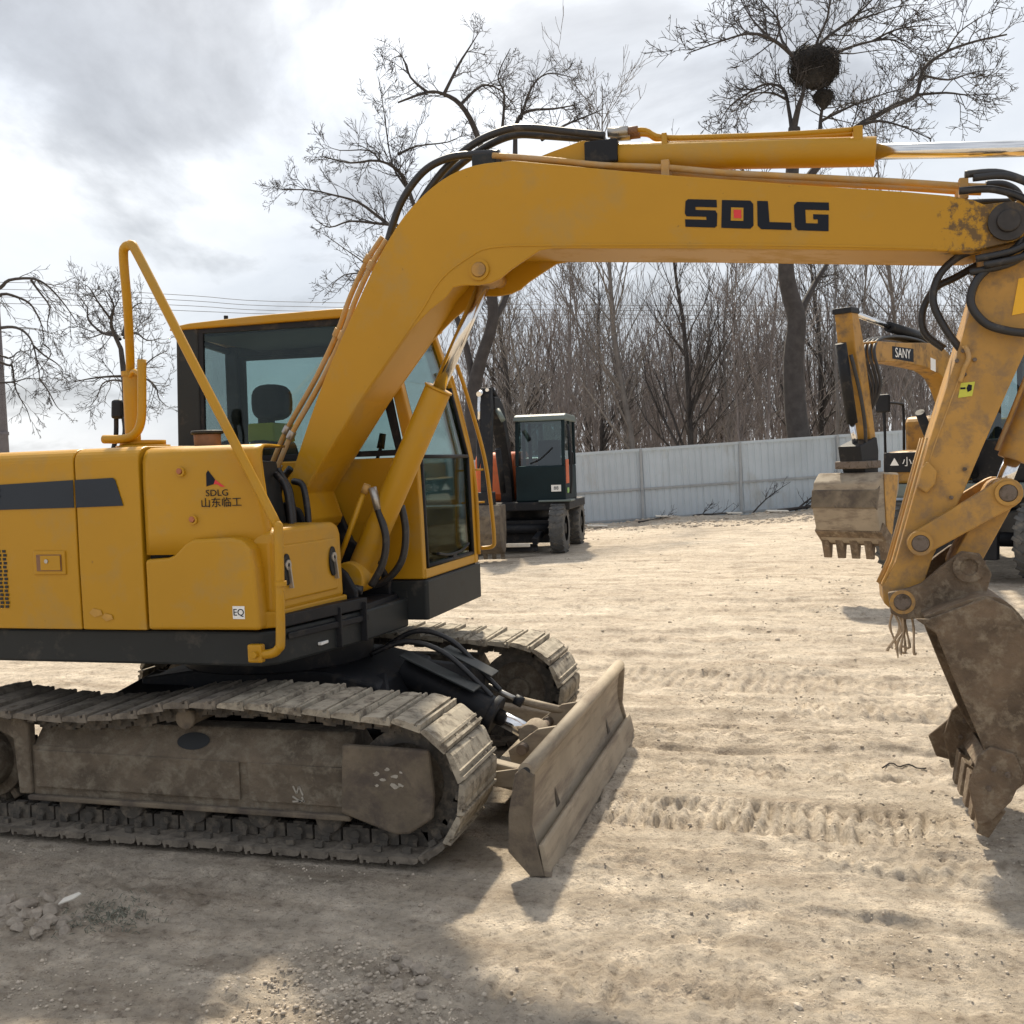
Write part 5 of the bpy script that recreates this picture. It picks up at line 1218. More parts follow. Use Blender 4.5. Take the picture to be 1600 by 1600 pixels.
rl = [[[(-19.692,26.625,1.369),(-19.687,26.683,2.53),(-19.7,26.736,3.692),(-19.736,26.773,4.661),(-19.812,26.795,5.535)],0.14],[[(-19.812,26.795,5.535),(-19.848,26.498,6.061),(-19.749,26.331,6.338),(-19.539,26.2,6.683),(-19.577,26.099,6.972),(-19.617,25.992,7.146)],0.07],[[(-19.971,26.769,5.947),(-20.539,26.926,6.08),(-21.212,27.172,6.547),(-21.376,27.354,6.978),(-21.878,27.546,7.441)],0.055],[[(-19.749,26.331,6.338),(-19.876,25.904,6.855),(-19.952,25.691,7.201),(-20.062,25.56,7.3)],0.04],[[(-19.824,26.805,5.825),(-20.228,27.117,6.041),(-20.79,27.377,6.148),(-21.519,27.581,6.061),(-22.177,27.814,6.17)],0.05],[[(-19.736,26.776,4.699),(-19.812,26.336,4.672),(-19.989,25.865,4.611),(-20.155,25.396,4.513),(-20.238,25.056,4.421)],0.05],[[(-19.776,26.757,4.546),(-20.332,27.018,4.634),(-20.899,27.268,4.564),(-21.193,27.374,4.188),(-21.564,27.461,3.891)],0.04],[[(-19.747,26.833,5.939),(-19.777,27.166,6.522),(-19.808,27.487,6.878),(-19.663,27.746,7.06)],0.06],[[(-19.712,26.839,5.86),(-19.123,26.596,5.946),(-18.551,26.329,5.652),(-17.91,26.096,5.659)],0.05],[[(-19.695,26.795,4.853),(-19.495,27.274,4.956),(-19.393,27.737,5.303),(-19.206,28.22,5.575)],0.05],[[(-19.7,26.782,4.621),(-18.919,26.691,4.571),(-18.448,26.499,4.266),(-18.26,26.329,3.945),(-17.892,26.212,3.658)],0.045],[[(-19.969,26.774,6.024),(-20.498,27.275,6.587),(-20.476,27.729,7.239),(-20.714,27.885,7.56)],0.04]]
limb_tree('round_tree', rl[0][0], rl[1:], .15, 55, 'small bare round tree seen behind the exhaust stack', .007, (5.0, .5, 1.4, .015, .08, 5, 3))

def make_nest(name, c, w, h, seed, label, n):
    rs = random.Random(seed); c = Vector(c)
    root = empty(name, (c.x, c.y, c.z - h / 2), 0, label, 'bird nest', 'bird nests in the tall tree')
    core = MB(); vs = []; N1, N2 = 18, 12
    def rad(th, a):       # two uneven lobes for a wide nest, a cone pointing down for a small one
        if w > 1: return .86 + .14 * math.cos(2 * a) - .10 * math.cos(th) * math.cos(a) + .07 * math.sin(3 * a + 2 * th)
        return (.62 + .38 * math.cos(th)) * .95 + .12
    for i in range(N2 + 1):
        th = math.pi * i / N2
        for j in range(N1):
            a = 2 * math.pi * j / N1; q = rs.uniform(.90, 1.04) * rad(th, a)
            vs.append((w / 2 * .9 * math.sin(th) * math.cos(a) * q, w / 2 * .9 * math.sin(th) * math.sin(a) * q, h / 2 + h / 2 * .9 * math.cos(th) * rs.uniform(.92, 1.05)))
    fs = [(i * N1 + j, i * N1 + (j + 1) % N1, (i + 1) * N1 + (j + 1) % N1, (i + 1) * N1 + j) for i in range(N2) for j in range(N1)]
    core.add(vs, fs); core.build('core', m_nest, root, off=(0, 0, 0))
    wd = Wood()
    for k in range(n):
        th, a = math.acos(rs.uniform(-1, 1)), rs.uniform(0, 2 * math.pi); q = rs.uniform(.8, 1.0) * rad(th, a)
        p = Vector((w / 2 * math.sin(th) * math.cos(a) * q, w / 2 * math.sin(th) * math.sin(a) * q, h / 2 + h / 2 * math.cos(th) * q))
        nrm_ = Vector((p.x, p.y, p.z - h / 2)).normalized(); d = Vector((rs.gauss(0, 1), rs.gauss(0, 1), rs.gauss(0, .8))); d = (d - nrm_ * d.dot(nrm_) * .75).normalized(); L = rs.uniform(.08, .22) * (w ** .5)
        wd.add([p - d * L, p + Vector((0, 0, .02)), p + d * L], [.006, .010, .005], 3)
    o = link_mesh('sticks', wd.mesh('sticks', m_nest), root); o['kind'] = 'stuff'
make_nest('bird_nest', (0.494,30.667,12.486), 1.46, 1.34, 3, 'large dark stick nest, the bigger one high in the tall tree', 1500)
make_nest('bird_nest', (0.737,30.797,11.594), .74, .62, 4, 'small dark stick nest, just below the bigger nest', 300)

# wood behind the fence: individual trees from a few kinds of stems
def stem_tree(seed, H, r, m_, nb, spread):
    rs = random.Random(seed); tw, cw = Wood(), Wood()
    pts = [Vector((0, 0, -.4))]; d = Vector((rs.gauss(0, .04), rs.gauss(0, .04), 1)).normalized(); K = 9
    rad = [r * 1.2]
    for k in range(K):
        d = (d + Vector((rs.gauss(0, .06), rs.gauss(0, .06), .10))).normalized()
        pts.append(pts[-1] + d * (H / K)); rad.append(max(.012, r * (1 - .9 * (k + 1) / K)))
    tw.add(pts, rad, 6)
    for b in range(nb):
        t = rs.uniform(.10, .97); f = t * K; i = min(K - 1, int(f)); p = pts[i].lerp(pts[i + 1], f - i)
        dirv = rnd_dir(rs, (pts[i + 1] - pts[i]).normalized(), rs.uniform(spread * .6, spread * 1.3))
        grow(cw, rs, p, dirv, H * rs.uniform(.16, .36) * (1.15 - .6 * t), max(.014, rad[i] * rs.uniform(.25, .5)), 0, .14, .12, .0085, (.3, .75), (5, 3, 0), .55)
    return tw.mesh('trunk', m_), cw.mesh('crown', m_)
KINDS = [stem_tree(101, 11.5, .095, m_bark2, 30, .55), stem_tree(102, 12.5, .13, m_bark, 32, .6), stem_tree(103, 10, .075, m_bark3, 32, .5),
         stem_tree(104, 11, .09, m_bark2, 34, .5), stem_tree(105, 9.0, .065, m_bark3, 30, .45), stem_tree(106, 13, .11, m_bark2, 30, .6)]
KL = ['slim grey bare tree', 'stout dark bare tree', 'thin reddish bare sapling', 'grey bushy bare tree', 'short reddish bare sapling', 'tall grey bare tree']
rs = random.Random(9)
SP = [(-10.09,34.6),(-11.14,40.55),(-8.26,32.0),(-10.56,43.84),(-8.37,37.18),(-9.85,47.17),(-6.51,34.58),(-7.27,42.69),(-5.24,33.9),(-5.73,40.01),(-6.36,50.24),(-3.66,33.84),(-3.32,36.53),(-3.69,45.8),(-2.52,35.72),(-1.71,33.35),(-1.28,33.99),(-1.18,45.47),(0.42,39.68),(0.91,36.7),(1.77,47.35),(1.96,39.08),(2.91,44.56),(2.93,36.23),(4.85,51.36),(4.41,40.82),(5.85,47.48),(5.37,39.01),(7.69,50.08),(7.29,43.72),(7.21,39.53),(-12.99,42.11),(-11.68,36.23),(-3.07,49.1),(-4.96,42.31),(-7.85,39.41),(-8.33,51.76),(-0.47,48.8),(1.67,54.61),(-12.55,50.56),(-7.69,33.21)]
ORD = ['first', 'second', 'third', 'fourth', 'fifth', 'sixth', 'seventh', 'eighth', 'ninth', 'tenth', 'eleventh', 'twelfth']
picks = [(x, y, (i * 5 + rs.randrange(3)) % 6, rs.uniform(.88, 1.14)) for i, (x, y) in enumerate(SP)]
picks.sort(key=lambda q: (q[0] * .9613 + q[1] * .2756) / (-q[0] * .2756 + q[1] * .9613))
seen = [0] * 6
for x, y, k, sc in picks:
    root = empty('woodland_tree', (x, y, gz(x, y)), 0, KL[k] + ' behind the fence, ' + ORD[seen[k]] + ' of its kind from the left', 'tree', 'trees of the wood behind the fence')
    seen[k] += 1
    root.scale = (sc, sc, sc)
    root.rotation_euler = (rs.uniform(-.09, .09), rs.uniform(-.09, .09), rs.uniform(0, 6.28)); root.scale = (sc, sc, sc * rs.uniform(.72, .98))
    link_mesh('trunk', KINDS[k][0], root); link_mesh('crown', KINDS[k][1], root)
# thicket of thin stems farther back that reads as one mass
rs = random.Random(77); wd = Wood()
for k in range(600):
    dpt = rs.uniform(40, 75); lat = rs.uniform(-.05, .56)
    x = -.2753 * dpt + .9611 * lat * dpt; y = .9602 * dpt + .274 * lat * dpt
    H = rs.uniform(4, 9.5) * (dpt / 50) ** .5; p = Vector((x, y, 0.2)); d = Vector((rs.gauss(0, .10), rs.gauss(0, .10), 1)).normalized()
    pts = [p]
    for q in range(3):
        d = (d + Vector((rs.gauss(0, .07), rs.gauss(0, .07), .05))).normalized(); pts.append(pts[-1] + d * H / 3)
    r = rs.uniform(.03, .07); wd.add(pts, [r, r * .75, r * .5, .014], 4)
    for q in range(11):
        t = rs.uniform(.15, .95) * 3; i = min(2, int(t)); b = pts[i].lerp(pts[i + 1], t - i)
        grow(wd, rs, b, rnd_dir(rs, (pts[i + 1] - pts[i]).normalized(), rs.uniform(.25, .7)), H * rs.uniform(.12, .3), r * .4, 1, .12, .12, .012, (.3, .7), (0, 2, 0), .6)
tag(link_mesh('far_thicket', wd.mesh('far_thicket', m_bark3)), 'hazy mass of thin bare stems far behind the fence', 'woodland', kind='stuff')

# pole and wires
pt, pb = [(-17.552,19.282,9.016),(-17.277,18.994,1.538)]
PO = empty('utility_pole', (pb[0], pb[1], 0), 0, 'pale concrete utility pole at the left edge beside the drooping tree', 'utility pole')
sh_ = (Vector(pt) - Vector(pb)) / (pt[2] - pb[2])
base = Vector(pb) - sh_ * (pb[2] + .4)
MB().tube([base, Vector(pt) + sh_ * 1.0], [.155, .105], 16).build('shaft', m_concrete, PO, off=(pb[0], pb[1], 0))
MB().ring(Vector(pb) + sh_ * 1.15, sh_, .125, .160, .07, 16).build('band', m_concrete, PO, off=(pb[0], pb[1], 0))
WN = ['topmost of the four thin cables crossing the sky', 'second cable from the top crossing the sky', 'third cable from the top crossing the sky', 'lowest of the four thin cables crossing the sky']
for L, nm in zip([[(-46.869,28.634,10.107),(-30.051,33.422,9.423),(-27.653,34.096,9.136),(-22.854,35.448,8.637),(-17.573,36.939,8.171),(3.569,42.958,7.279),(25.199,49.131,6.694)],[(-46.873,28.624,9.933),(-30.057,33.407,9.148),(-27.657,34.084,8.911),(-22.858,35.437,8.437),(-17.577,36.93,7.996),(3.565,42.946,7.054),(25.194,49.118,6.445)],[(-46.88,28.606,9.608),(-30.063,33.391,8.849),(-27.662,34.07,8.662),(-22.862,35.426,8.238),(-17.58,36.92,7.821),(3.561,42.936,6.88),(25.19,49.107,6.245)],[(-46.886,28.59,9.309),(-30.068,33.377,8.599),(-22.866,35.415,8.038),(-17.583,36.913,7.697),(3.557,42.926,6.705),(25.186,49.097,6.07)]], WN):
    tag(MB().tube(cr(L, 5), .011, 5).build('power_cable', m_wire), nm, 'power cable', 'cables crossing the sky')

# ------------------------------------------------------------------ helper for the machines behind
def machine(name, loc, heading, label):
    return empty(name, loc, heading, label, 'excavator')
O0 = (0, 0, 0)
def part(b, name, m_, par, bevel=.012): return b.build(name, m_, par, bevel, 2, O0)
def arc_poly(pts, k=4): return [(p.x, p.z) for p in cr([(x, 0, z) for x, z in pts], k)]
def strip(path, hw):
    """closed outline of a bent beam: path [(x, z)], half widths"""
    P = [Vector((p[0], p[1])) for p in path]; a_, c_ = [], []
    for i, p in enumerate(P):
        t = (P[min(i + 1, len(P) - 1)] - P[max(i - 1, 0)]).normalized(); n = Vector((-t.y, t.x))
        a_.append(p + n * hw[i]); c_.append(p - n * hw[i])
    return [(q.x, q.y) for q in a_] + [(q.x, q.y) for q in reversed(c_)]

# --- dark excavator facing the yard (x forward, y to its left)
DX = machine('dark_excavator', (-5.19, 19.09, gz(-5.19, 19.09)), R(-86), 'small dark wheeled excavator with orange hood, parked facing the yard before the fence')
def wheel(x, y, par, rimm):
    r = .465; w = .26
    prof = [(.235, -.5), (.30, -.5), (.40, -.50), (.445, -.42), (.462, -.25), (.465, 0), (.462, .25), (.445, .42), (.40, .50), (.30, .5), (.235, .5)]
    b = MB(); n = 36; vs = []
    for rr, t in prof:
        for j in range(n):
            a = 2 * math.pi * j / n; vs.append((x + rr * math.cos(a), y + t * w, r + rr * math.sin(a)))
    b.add(vs, [(k * n + j, k * n + (j + 1) % n, (k + 1) * n + (j + 1) % n, (k + 1) * n + j) for k in range(len(prof) - 1) for j in range(n)], True)
    wo_ = part(b, 'wheel', m_tyre, par, None)
    lg = MB()
    for j in range(22):
        a = 2 * math.pi * j / 22
        for sgn in (-1, 1):
            c0 = Vector((x + .463 * math.cos(a), y + sgn * .015, r + .463 * math.sin(a))); a2 = a + .14
            c1 = Vector((x + .452 * math.cos(a2), y + sgn * .125, r + .452 * math.sin(a2)))
            lg.obox(c0, c1, .045, .03, (-math.sin(a), 0, math.cos(a)))
    l_ = part(lg, 'tread_lugs', m_tyre, wo_, None); l_['kind'] = 'stuff'
    rb = MB(); rb.cyl((x, y - .06, r), (x, y + .06, r), .235, n=26); rb.cyl((x, y - .12, r), (x, y + .12, r), .10, n=16)
    part(rb, 'rim', rimm, wo_, .012)
for (x, y) in ((.95, .80), (.95, -.80), (-1.1, .80), (-1.1, -.80)): wheel(x, y, DX, m_black)
for x in (.95, -1.1): part(MB().cyl((x, -.7, .465), (x, .7, .465), .09, n=14), 'axle', m_black, DX, None)
part(MB().box(-.8, .9, -.60, .60, .20, .62), 'undercarriage', m_black, DX)
part(MB().cyl((0, 0, .6), (0, 0, .80), .45, n=28), 'slew_ring', m_black, DX)
dbl = part(MB().prism([(1.55, .10), (1.62, .11), (1.60, .18), (1.66, .24), (1.58, .24), (1.54, .20)], -.60, .50), 'dozer_blade', m_black, DX)
part(MB().box(1.63, 1.69, -.50, .38, .19, .255), 'blade_edge', m_litter, dbl)
for yy in (-.45, .45): part(MB().obox((.7, yy, .42), (1.56, yy, .28), .10, .12), 'push_arm', m_black, dbl)
part(MB().prism([(-1.35, -.95), (.95, -.95), (1.05, -.80), (1.05, .80), (.95, 1.0), (-1.1, 1.0), (-1.5, .6), (-1.5, -.6)], .80, .96, 'xy'), 'upper_deck', m_black, DX, .02)
part(MB().box(.62, 1.10, .45, 1.06, .955, .99), 'step_plate', m_palegreen, DX)
hd = part(MB().prism([(-1.45, .96), (.20, .96), (.26, 1.10), (.28, 1.75), (.16, 1.88), (-1.2, 1.92), (-1.45, 1.75)], -.92, -.16), 'hood', m_orange, DX, .05)
part(MB().box(-1.3, -.45, -.18, .74, .96, 1.78), 'engine_cover', m_orange, DX, .05)
cbx = part(MB().prism([(-.42, .96), (.98, .96), (.99, 1.62), (-.42, 1.62)], .02, .94), 'cab', m_teal, DX, .03)
for y in (.02, .88):
    part(MB().prism([(.93, 1.62), (.99, 1.62), (.88, 2.44), (.82, 2.44)], y, y + .06), 'front_pillar', m_teal, cbx, .01)
    part(MB().prism([(-.42, 1.62), (-.34, 1.62), (-.32, 2.44), (-.40, 2.44)], y, y + .06), 'rear_pillar', m_teal, cbx, .01)
    part(MB().prism([(.20, 1.62), (.27, 1.62), (.27, 2.44), (.20, 2.44)], y, y + .055), 'middle_pillar', m_teal, cbx, .01)
part(MB().prism([(-.44, 2.44), (.93, 2.44), (.90, 2.53), (.75, 2.565), (-.35, 2.565), (-.44, 2.52)], 0.0, .96), 'roof', m_palegreen, cbx, .02)
b = MB(); b.add([(.965, .08, 1.62), (.965, .88, 1.62), (.855, .88, 2.44), (.855, .08, 2.44)], [(0, 1, 2, 3)]); part(b, 'front_window', m_glass_far, cbx, None)
for y in (.045, .915):
    b = MB(); b.add([(-.34, y, 1.62), (.93, y, 1.62), (.82, y, 2.44), (-.32, y, 2.44)], [(0, 1, 2, 3)]); part(b, 'side_window', m_glass_far, cbx, None)
b = MB(); b.add([(-.38, .08, 1.62), (-.38, .88, 1.62), (-.36, .88, 2.44), (-.36, .08, 2.44)], [(0, 1, 2, 3)]); part(b, 'rear_window', m_glass_far, cbx, None)
part(MB().prism([(-.1, 1.3), (.0, 1.3), (-.05, 2.1), (-.15, 2.1)], .26, .70), 'seat_back', m_seat, cbx, .03)
part(MB().tube(cr([(.97, .3, 1.66), (.965, .5, 1.75), (.94, .72, 1.95)], 3), .012, 6), 'wiper', m_black, cbx, None)
part(MB().box(.995, 1.0, .68, .86, 1.14, 1.26), 'number_plate', m_white, cbx, None)
text_obj('plate_lettering', '88', .09, m_dkdecal, (1.003, .77, 1.20), (0, 1, 0), (0, 0, 1), cbx, O0)
part(MB().box(.55, .90, .942, .948, 1.28, 1.72), 'side_decal', m_orange, cbx, None)
part(MB().box(.60, .80, .942, .95, 1.10, 1.20), 'indicator_lamp', m_amber, cbx, .01)
part(MB().tube(cr([(.95, 1.02, 1.10), (1.0, 1.06, 1.4), (.98, 1.05, 2.0), (.90, 1.0, 2.35)], 4), .022, 8), 'grab_rail', m_black, cbx, None)
part(MB().box(.90, .95, 1.03, 1.10, 1.62, 1.85), 'mirror', m_black, cbx, .02)
path = arc_poly([(.55, .95), (.62, 1.45), (.85, 2.05), (1.15, 2.50), (1.50, 2.72), (1.85, 2.74)], 4)
dbm = part(MB().prism(strip(path, [.11 + .03 * math.sin(math.pi * i / (len(path) - 1)) for i in range(len(path))]), -.34, -.12), 'boom', m_black, DX, .015)
part(MB().cyl((.95, -.23, 1.15), (1.28, -.23, 1.95), .055, n=14), 'boom_cylinder', m_black, dbm, None)
for (a, c, nm) in (((1.05, -.20, 2.72), (1.75, -.20, 2.98), 'arm_cylinder'), ):
    part(MB().cyl(a, c, .055, n=14), nm, m_black, dbm, None)
    part(MB().cyl(c, (2.10, -.20, 2.96), .030, n=12), 'piston_rod', m_chrome, dbm, None)
for k, (a, c) in enumerate((((1.95, -.36, 2.85), (2.06, -.36, 2.45)), ((1.98, -.30, 2.95), (2.30, -.30, 2.88)), ((2.0, -.05, 2.62), (2.06, .06, 2.42)))):
    part(MB().cyl(a, c, .045, n=12), 'chrome_guard', m_chrome if k != 2 else m_palegreen, dbm, None)
path = [(1.98, 3.0), (2.0, 2.7), (2.15, 1.9), (2.28, 1.15)]
das = part(MB().prism(strip(path, [.07, .12, .10, .07]), -.32, -.14), 'arm', m_black, DX, .012)
for k in range(3):
    part(MB().tube(cr([(1.75, -.36 + k * .06, 2.78), (2.02, -.40 + k * .05, 2.62), (2.12, -.40 + k * .05, 2.1), (2.2, -.38, 1.6)], 4), .022, 8), 'hydraulic_hose', m_rubber, das, None)
dbk = [(2.05, .98), (2.45, .98), (2.62, .80), (2.62, .50), (2.50, .26), (2.22, .12), (2.14, .18), (2.05, .50)]
dbo_ = part(MB().prism(dbk, -.55, .05), 'bucket', m_mudlight, DX, .02)
part(MB().box(2.15, 2.40, -.36, -.10, .97, 1.2), 'bucket_link', m_black, dbo_)
for k in range(4):
    y = -.50 + k * .155
    part(MB().prism([(2.16, .20), (2.24, .18), (2.20, .03), (2.17, .03)], y, y + .07), 'tooth', m_mud, dbo_, .005)

# --- amber wheeled excavator on the right (x forward, y to its left)
SX = machine('wheeled_excavator', (2.40, 14.77, gz(2.4, 14.77)), R(-119), 'amber wheeled excavator with black cab at the right edge, bucket lowered')
for (x, y) in ((1.0, .85), (1.0, -.85), (-1.2, .85), (-1.2, -.85)): wheel(x, y, SX, m_yel2)
part(MB().box(-1.5, 1.3, -.45, .45, .45, .80), 'chassis', m_black, SX, .03)
for x in (1.0, -1.2): part(MB().cyl((x, -.8, .465), (x, .8, .465), .09, n=14), 'axle', m_black, SX, None)
part(MB().prism([(1.35, .25), (1.46, .25), (1.44, .60), (1.34, .60)], -.55, .55), 'dozer_blade', m_black, SX)
part(MB().cyl((0, 0, .8), (0, 0, .98), .5, n=28), 'slew_ring', m_black, SX)
part(MB().prism([(-1.55, -.8), (-1.2, -1.05), (1.05, -1.05), (1.12, -.95), (1.12, 1.0), (-1.2, 1.0), (-1.55, .8)], .98, 1.16, 'xy'), 'upper_deck', m_palegreen, SX, .03)
part(MB().prism([(-1.55, 1.16), (.35, 1.16), (.38, 1.98), (.30, 2.05), (-1.4, 2.08), (-1.55, 1.9)], -1.03, -.30), 'hood', m_yel2, SX, .05)
part(MB().prism([(-1.60, 1.16), (-.75, 1.16), (-.75, 2.0), (-1.5, 2.0)], -.32, 1.0), 'counterweight', m_yel2, SX, .08)
part(MB().prism([(.38, 1.16), (1.05, 1.16), (1.05, 1.50), (.90, 1.58), (.38, 1.60)], -1.03, -.35), 'tool_box', m_yel2, SX, .04)
pad = part(MB().box(1.055, 1.085, -1.0, -.40, 1.18, 1.44), 'front_pad', m_black, SX, .02); pad.location.z = .13
text_obj('pad_lettering', '▲ 小心', .13, m_white, (1.088, -.70, 1.31), (0, 1, 0), (0, 0, 1), pad, O0)
fr_ = part(MB().tube(cr([(1.02, -1.0, 1.55), (1.02, -1.0, 2.15), (1.0, -.98, 2.22), (.6, -.98, 2.22), (.5, -.98, 2.15), (.5, -.98, 1.6)], 4), .018, 8), 'hand_rail', m_black, SX, None)
mi = part(MB().box(1.0, 1.05, -1.12, -.92, 2.10, 2.34), 'mirror', m_black, SX, .03)
part(MB().tube([(1.0, -1.0, 1.5), (1.02, -1.02, 2.12)], .014, 8), 'mirror_stalk', m_black, mi, None)
cbs = part(MB().prism([(-.72, 1.16), (1.02, 1.16), (1.06, 1.70), (-.72, 1.70)], .10, 1.02), 'cab', m_black, SX, .03)
for y in (.10, .95):
    part(MB().prism([(1.0, 1.70), (1.06, 1.70), (.90, 2.72), (.82, 2.72)], y, y + .07), 'front_pillar', m_black, cbs, .01)
    part(MB().prism([(-.72, 1.70), (-.62, 1.70), (-.60, 2.72), (-.70, 2.72)], y, y + .07), 'rear_pillar', m_black, cbs, .01)
    part(MB().prism([(.15, 1.70), (.23, 1.70), (.23, 2.72), (.15, 2.72)], y, y + .065), 'middle_pillar', m_black, cbs, .01)
    b = MB(); b.add([(-.62, y + .035, 1.70), (1.0, y + .035, 1.70), (.85, y + .035, 2.72), (-.60, y + .035, 2.72)], [(0, 1, 2, 3)]); part(b, 'side_window', m_glass_far, cbs, None)
part(MB().prism([(-.74, 2.72), (.93, 2.72), (.90, 2.82), (.7, 2.86), (-.6, 2.86), (-.74, 2.80)], .08, 1.04), 'roof', m_black, cbs, .03)
b = MB(); b.add([(1.03, .17, 1.70), (1.03, .95, 1.70), (.87, .95, 2.72), (.87, .17, 2.72)], [(0, 1, 2, 3)]); part(b, 'front_window', m_glass_far, cbs, None)
part(MB().prism([(-.2, 1.5), (-.08, 1.5), (-.14, 2.3), (-.24, 2.3)], .34, .80), 'seat_back', m_seat, cbs, .03)
part(MB().prism([(-.5, 1.20), (.9, 1.20), (.9, 1.55), (-.5, 1.55)], 1.021, 1.026), 'door_decal', m_yel2, cbs, None)
# boom, arm, bucket
bpth = arc_poly([(.62, 1.25), (.95, 1.68), (1.25, 2.12), (1.55, 2.48), (1.95, 2.66), (2.7, 2.68), (3.55, 2.66)], 4)
n_ = len(bpth)
sbm = part(MB().prism(strip(bpth, [.11 + .075 * math.sin(math.pi * min(1, i / (n_ - 1) * 1.15)) for i in range(n_)]), -.14, .09), 'boom', m_yel2, SX, .012)
part(MB().prism([(2.62, 2.585), (3.16, 2.60), (3.16, 2.735), (2.62, 2.735)], .0905, .0925), 'name_band', m_dkdecal, sbm, None)
text_obj('name_lettering', 'SANY', .150, m_white, (2.90, .095, 2.665), (-1, 0, 0), (0, 0, 1), sbm, O0, 1.05)
part(MB().prism([(2.02, 2.50), (2.16, 2.52), (2.16, 2.66), (2.02, 2.64)], .0905, .0925), 'boom_plate', m_white, sbm, None)
part(MB().cyl((1.9, -.02, 2.90), (3.0, -.02, 2.97), .058, n=14), 'arm_cylinder', m_black, sbm, None)
part(MB().cyl((3.0, -.02, 2.97), (3.78, -.02, 3.05), .030, n=12), 'piston_rod', m_chrome, sbm, None)
for yy in (-.22, .15): part(MB().cyl((1.05, yy, 1.25), (1.75, yy, 2.05), .055, n=14), 'boom_cylinder', m_black, sbm, None)
for k in range(4):
    part(MB().tube(cr([(1.4, -.1 + k * .05, 2.28), (2.0, -.1 + k * .05, 2.76), (2.6, -.1 + k * .05, 2.86), (3.3, -.1 + k * .05, 2.82), (3.62, -.05 + k * .05, 2.66), (3.58, .03 + k * .04, 2.3), (3.60, .05, 2.05)], 4), .018, 7), 'hydraulic_hose', m_rubber, sbm, None)
spth = [(3.98, 3.06), (3.88, 2.70), (3.74, 2.2), (3.60, 1.72)]
sam = part(MB().prism(strip(spth, [.075, .105, .085, .06]), -.12, .07), 'arm', m_yel2, SX, .012)
part(MB().box(3.88, 4.08, -.13, .08, 3.03, 3.09), 'arm_top_plate', m_black, sam, .01)
part(MB().cyl((4.12, -.02, 2.72), (3.90, -.02, 1.90), .058, n=14), 'bucket_cylinder', m_black, sam, None)
part(MB().cyl((3.90, -.02, 1.90), (3.82, -.02, 1.62), .032, n=12), 'piston_rod', m_chrome, sam, None)
part(MB().tube(cr([(4.06, .06, 2.6), (3.95, .10, 2.2), (3.85, .10, 1.85), (3.78, .06, 1.6)], 4), .02, 8), 'hydraulic_hose', m_rubber, sam, None)
cp_ = part(MB().prism([(3.58, 1.75), (3.98, 1.66), (3.94, 1.50), (3.86, 1.36), (3.56, 1.36), (3.54, 1.60)], -.15, .10), 'quick_coupler', m_black, SX, .015)
part(MB().box(3.60, 3.95, -.20, .15, 1.42, 1.50), 'coupler_plate', m_pin, cp_, .01)
bks = [(3.50, 1.36), (3.90, 1.38), (4.02, 1.28), (4.06, 1.02), (3.98, .78), (3.84, .62), (3.72, .66), (3.62, .98), (3.50, 1.20)]
sbk = part(MB().prism(bks, -.42, .30), 'bucket', m_blade, SX, .02)
part(MB().prism([(3.96, 1.25), (4.04, 1.20), (4.07, 1.02), (4.03, .99)], -.425, .305), 'wear_plate', m_mudlight, sbk, .008)
part(MB().prism([(3.70, .70), (3.80, .60), (3.98, .76), (3.92, .86)], -.435, .315), 'lip', m_bucket, sbk, .008)
part(MB().prism([(3.55, 1.34), (3.88, 1.36), (3.84, .75), (3.72, .72), (3.64, .98)], .301, .314), 'side_wear', m_yel_worn, sbk, .005)
for k in range(5):
    y = -.415 + k * .161
    part(MB().prism([(3.76, .66), (3.88, .68), (3.82, .46), (3.79, .46)], y, y + .085), 'tooth', m_bucket, sbk, .006)

# ------------------------------------------------------------------ stones, rubble, branches
def stone_mesh(seed, m_, fine=False):
    rs = random.Random(seed); t = (1 + 5 ** .5) / 2
    vs = [(-1, t, 0), (1, t, 0), (-1, -t, 0), (1, -t, 0), (0, -1, t), (0, 1, t), (0, -1, -t), (0, 1, -t), (t, 0, -1), (t, 0, 1), (-t, 0, -1), (-t, 0, 1)]
    fs = [(0, 11, 5), (0, 5, 1), (0, 1, 7), (0, 7, 10), (0, 10, 11), (1, 5, 9), (5, 11, 4), (11, 10, 2), (10, 7, 6), (7, 1, 8), (3, 9, 4), (3, 4, 2), (3, 2, 6), (3, 6, 8), (3, 8, 9), (4, 9, 5), (2, 4, 11), (6, 2, 10), (8, 6, 7), (9, 8, 1)]
    b = MB(); b.add([tuple(c * .53 * rs.uniform(.7, 1.2) for c in v) for v in vs], fs)
    me = b.mesh('stone', m_)
    if fine:
        bm = bmesh.new(); bm.from_mesh(me)
        bmesh.ops.subdivide_edges(bm, edges=bm.edges[:], cuts=2, use_grid_fill=True, smooth=.12)
        for v in bm.verts: v.co *= 1 + rs.uniform(-.13, .13)
        bm.to_mesh(me); bm.free()
    return me
STONES = [stone_mesh(k, m_stone) for k in range(7)]
LIT = stone_mesh(40, m_litter)
LUMPS = [stone_mesh(60 + k, m_lump, True) for k in range(6)]
rs = random.Random(31)
def put_stone(name, x, y, sx, sy, sz, me, label, cat, group=None, sink=.3):
    z = gz(x, y)
    sx, sy, sz = sx * .52, sy * .52, sz * .52
    o = link_mesh(name, me, None, (x, y, z + sz * (.5 - sink)), (rs.uniform(-.3, .3), rs.uniform(-.3, .3), rs.uniform(0, 6.28)), (sx, sy, sz))
    tag(o, label, cat, group); return o
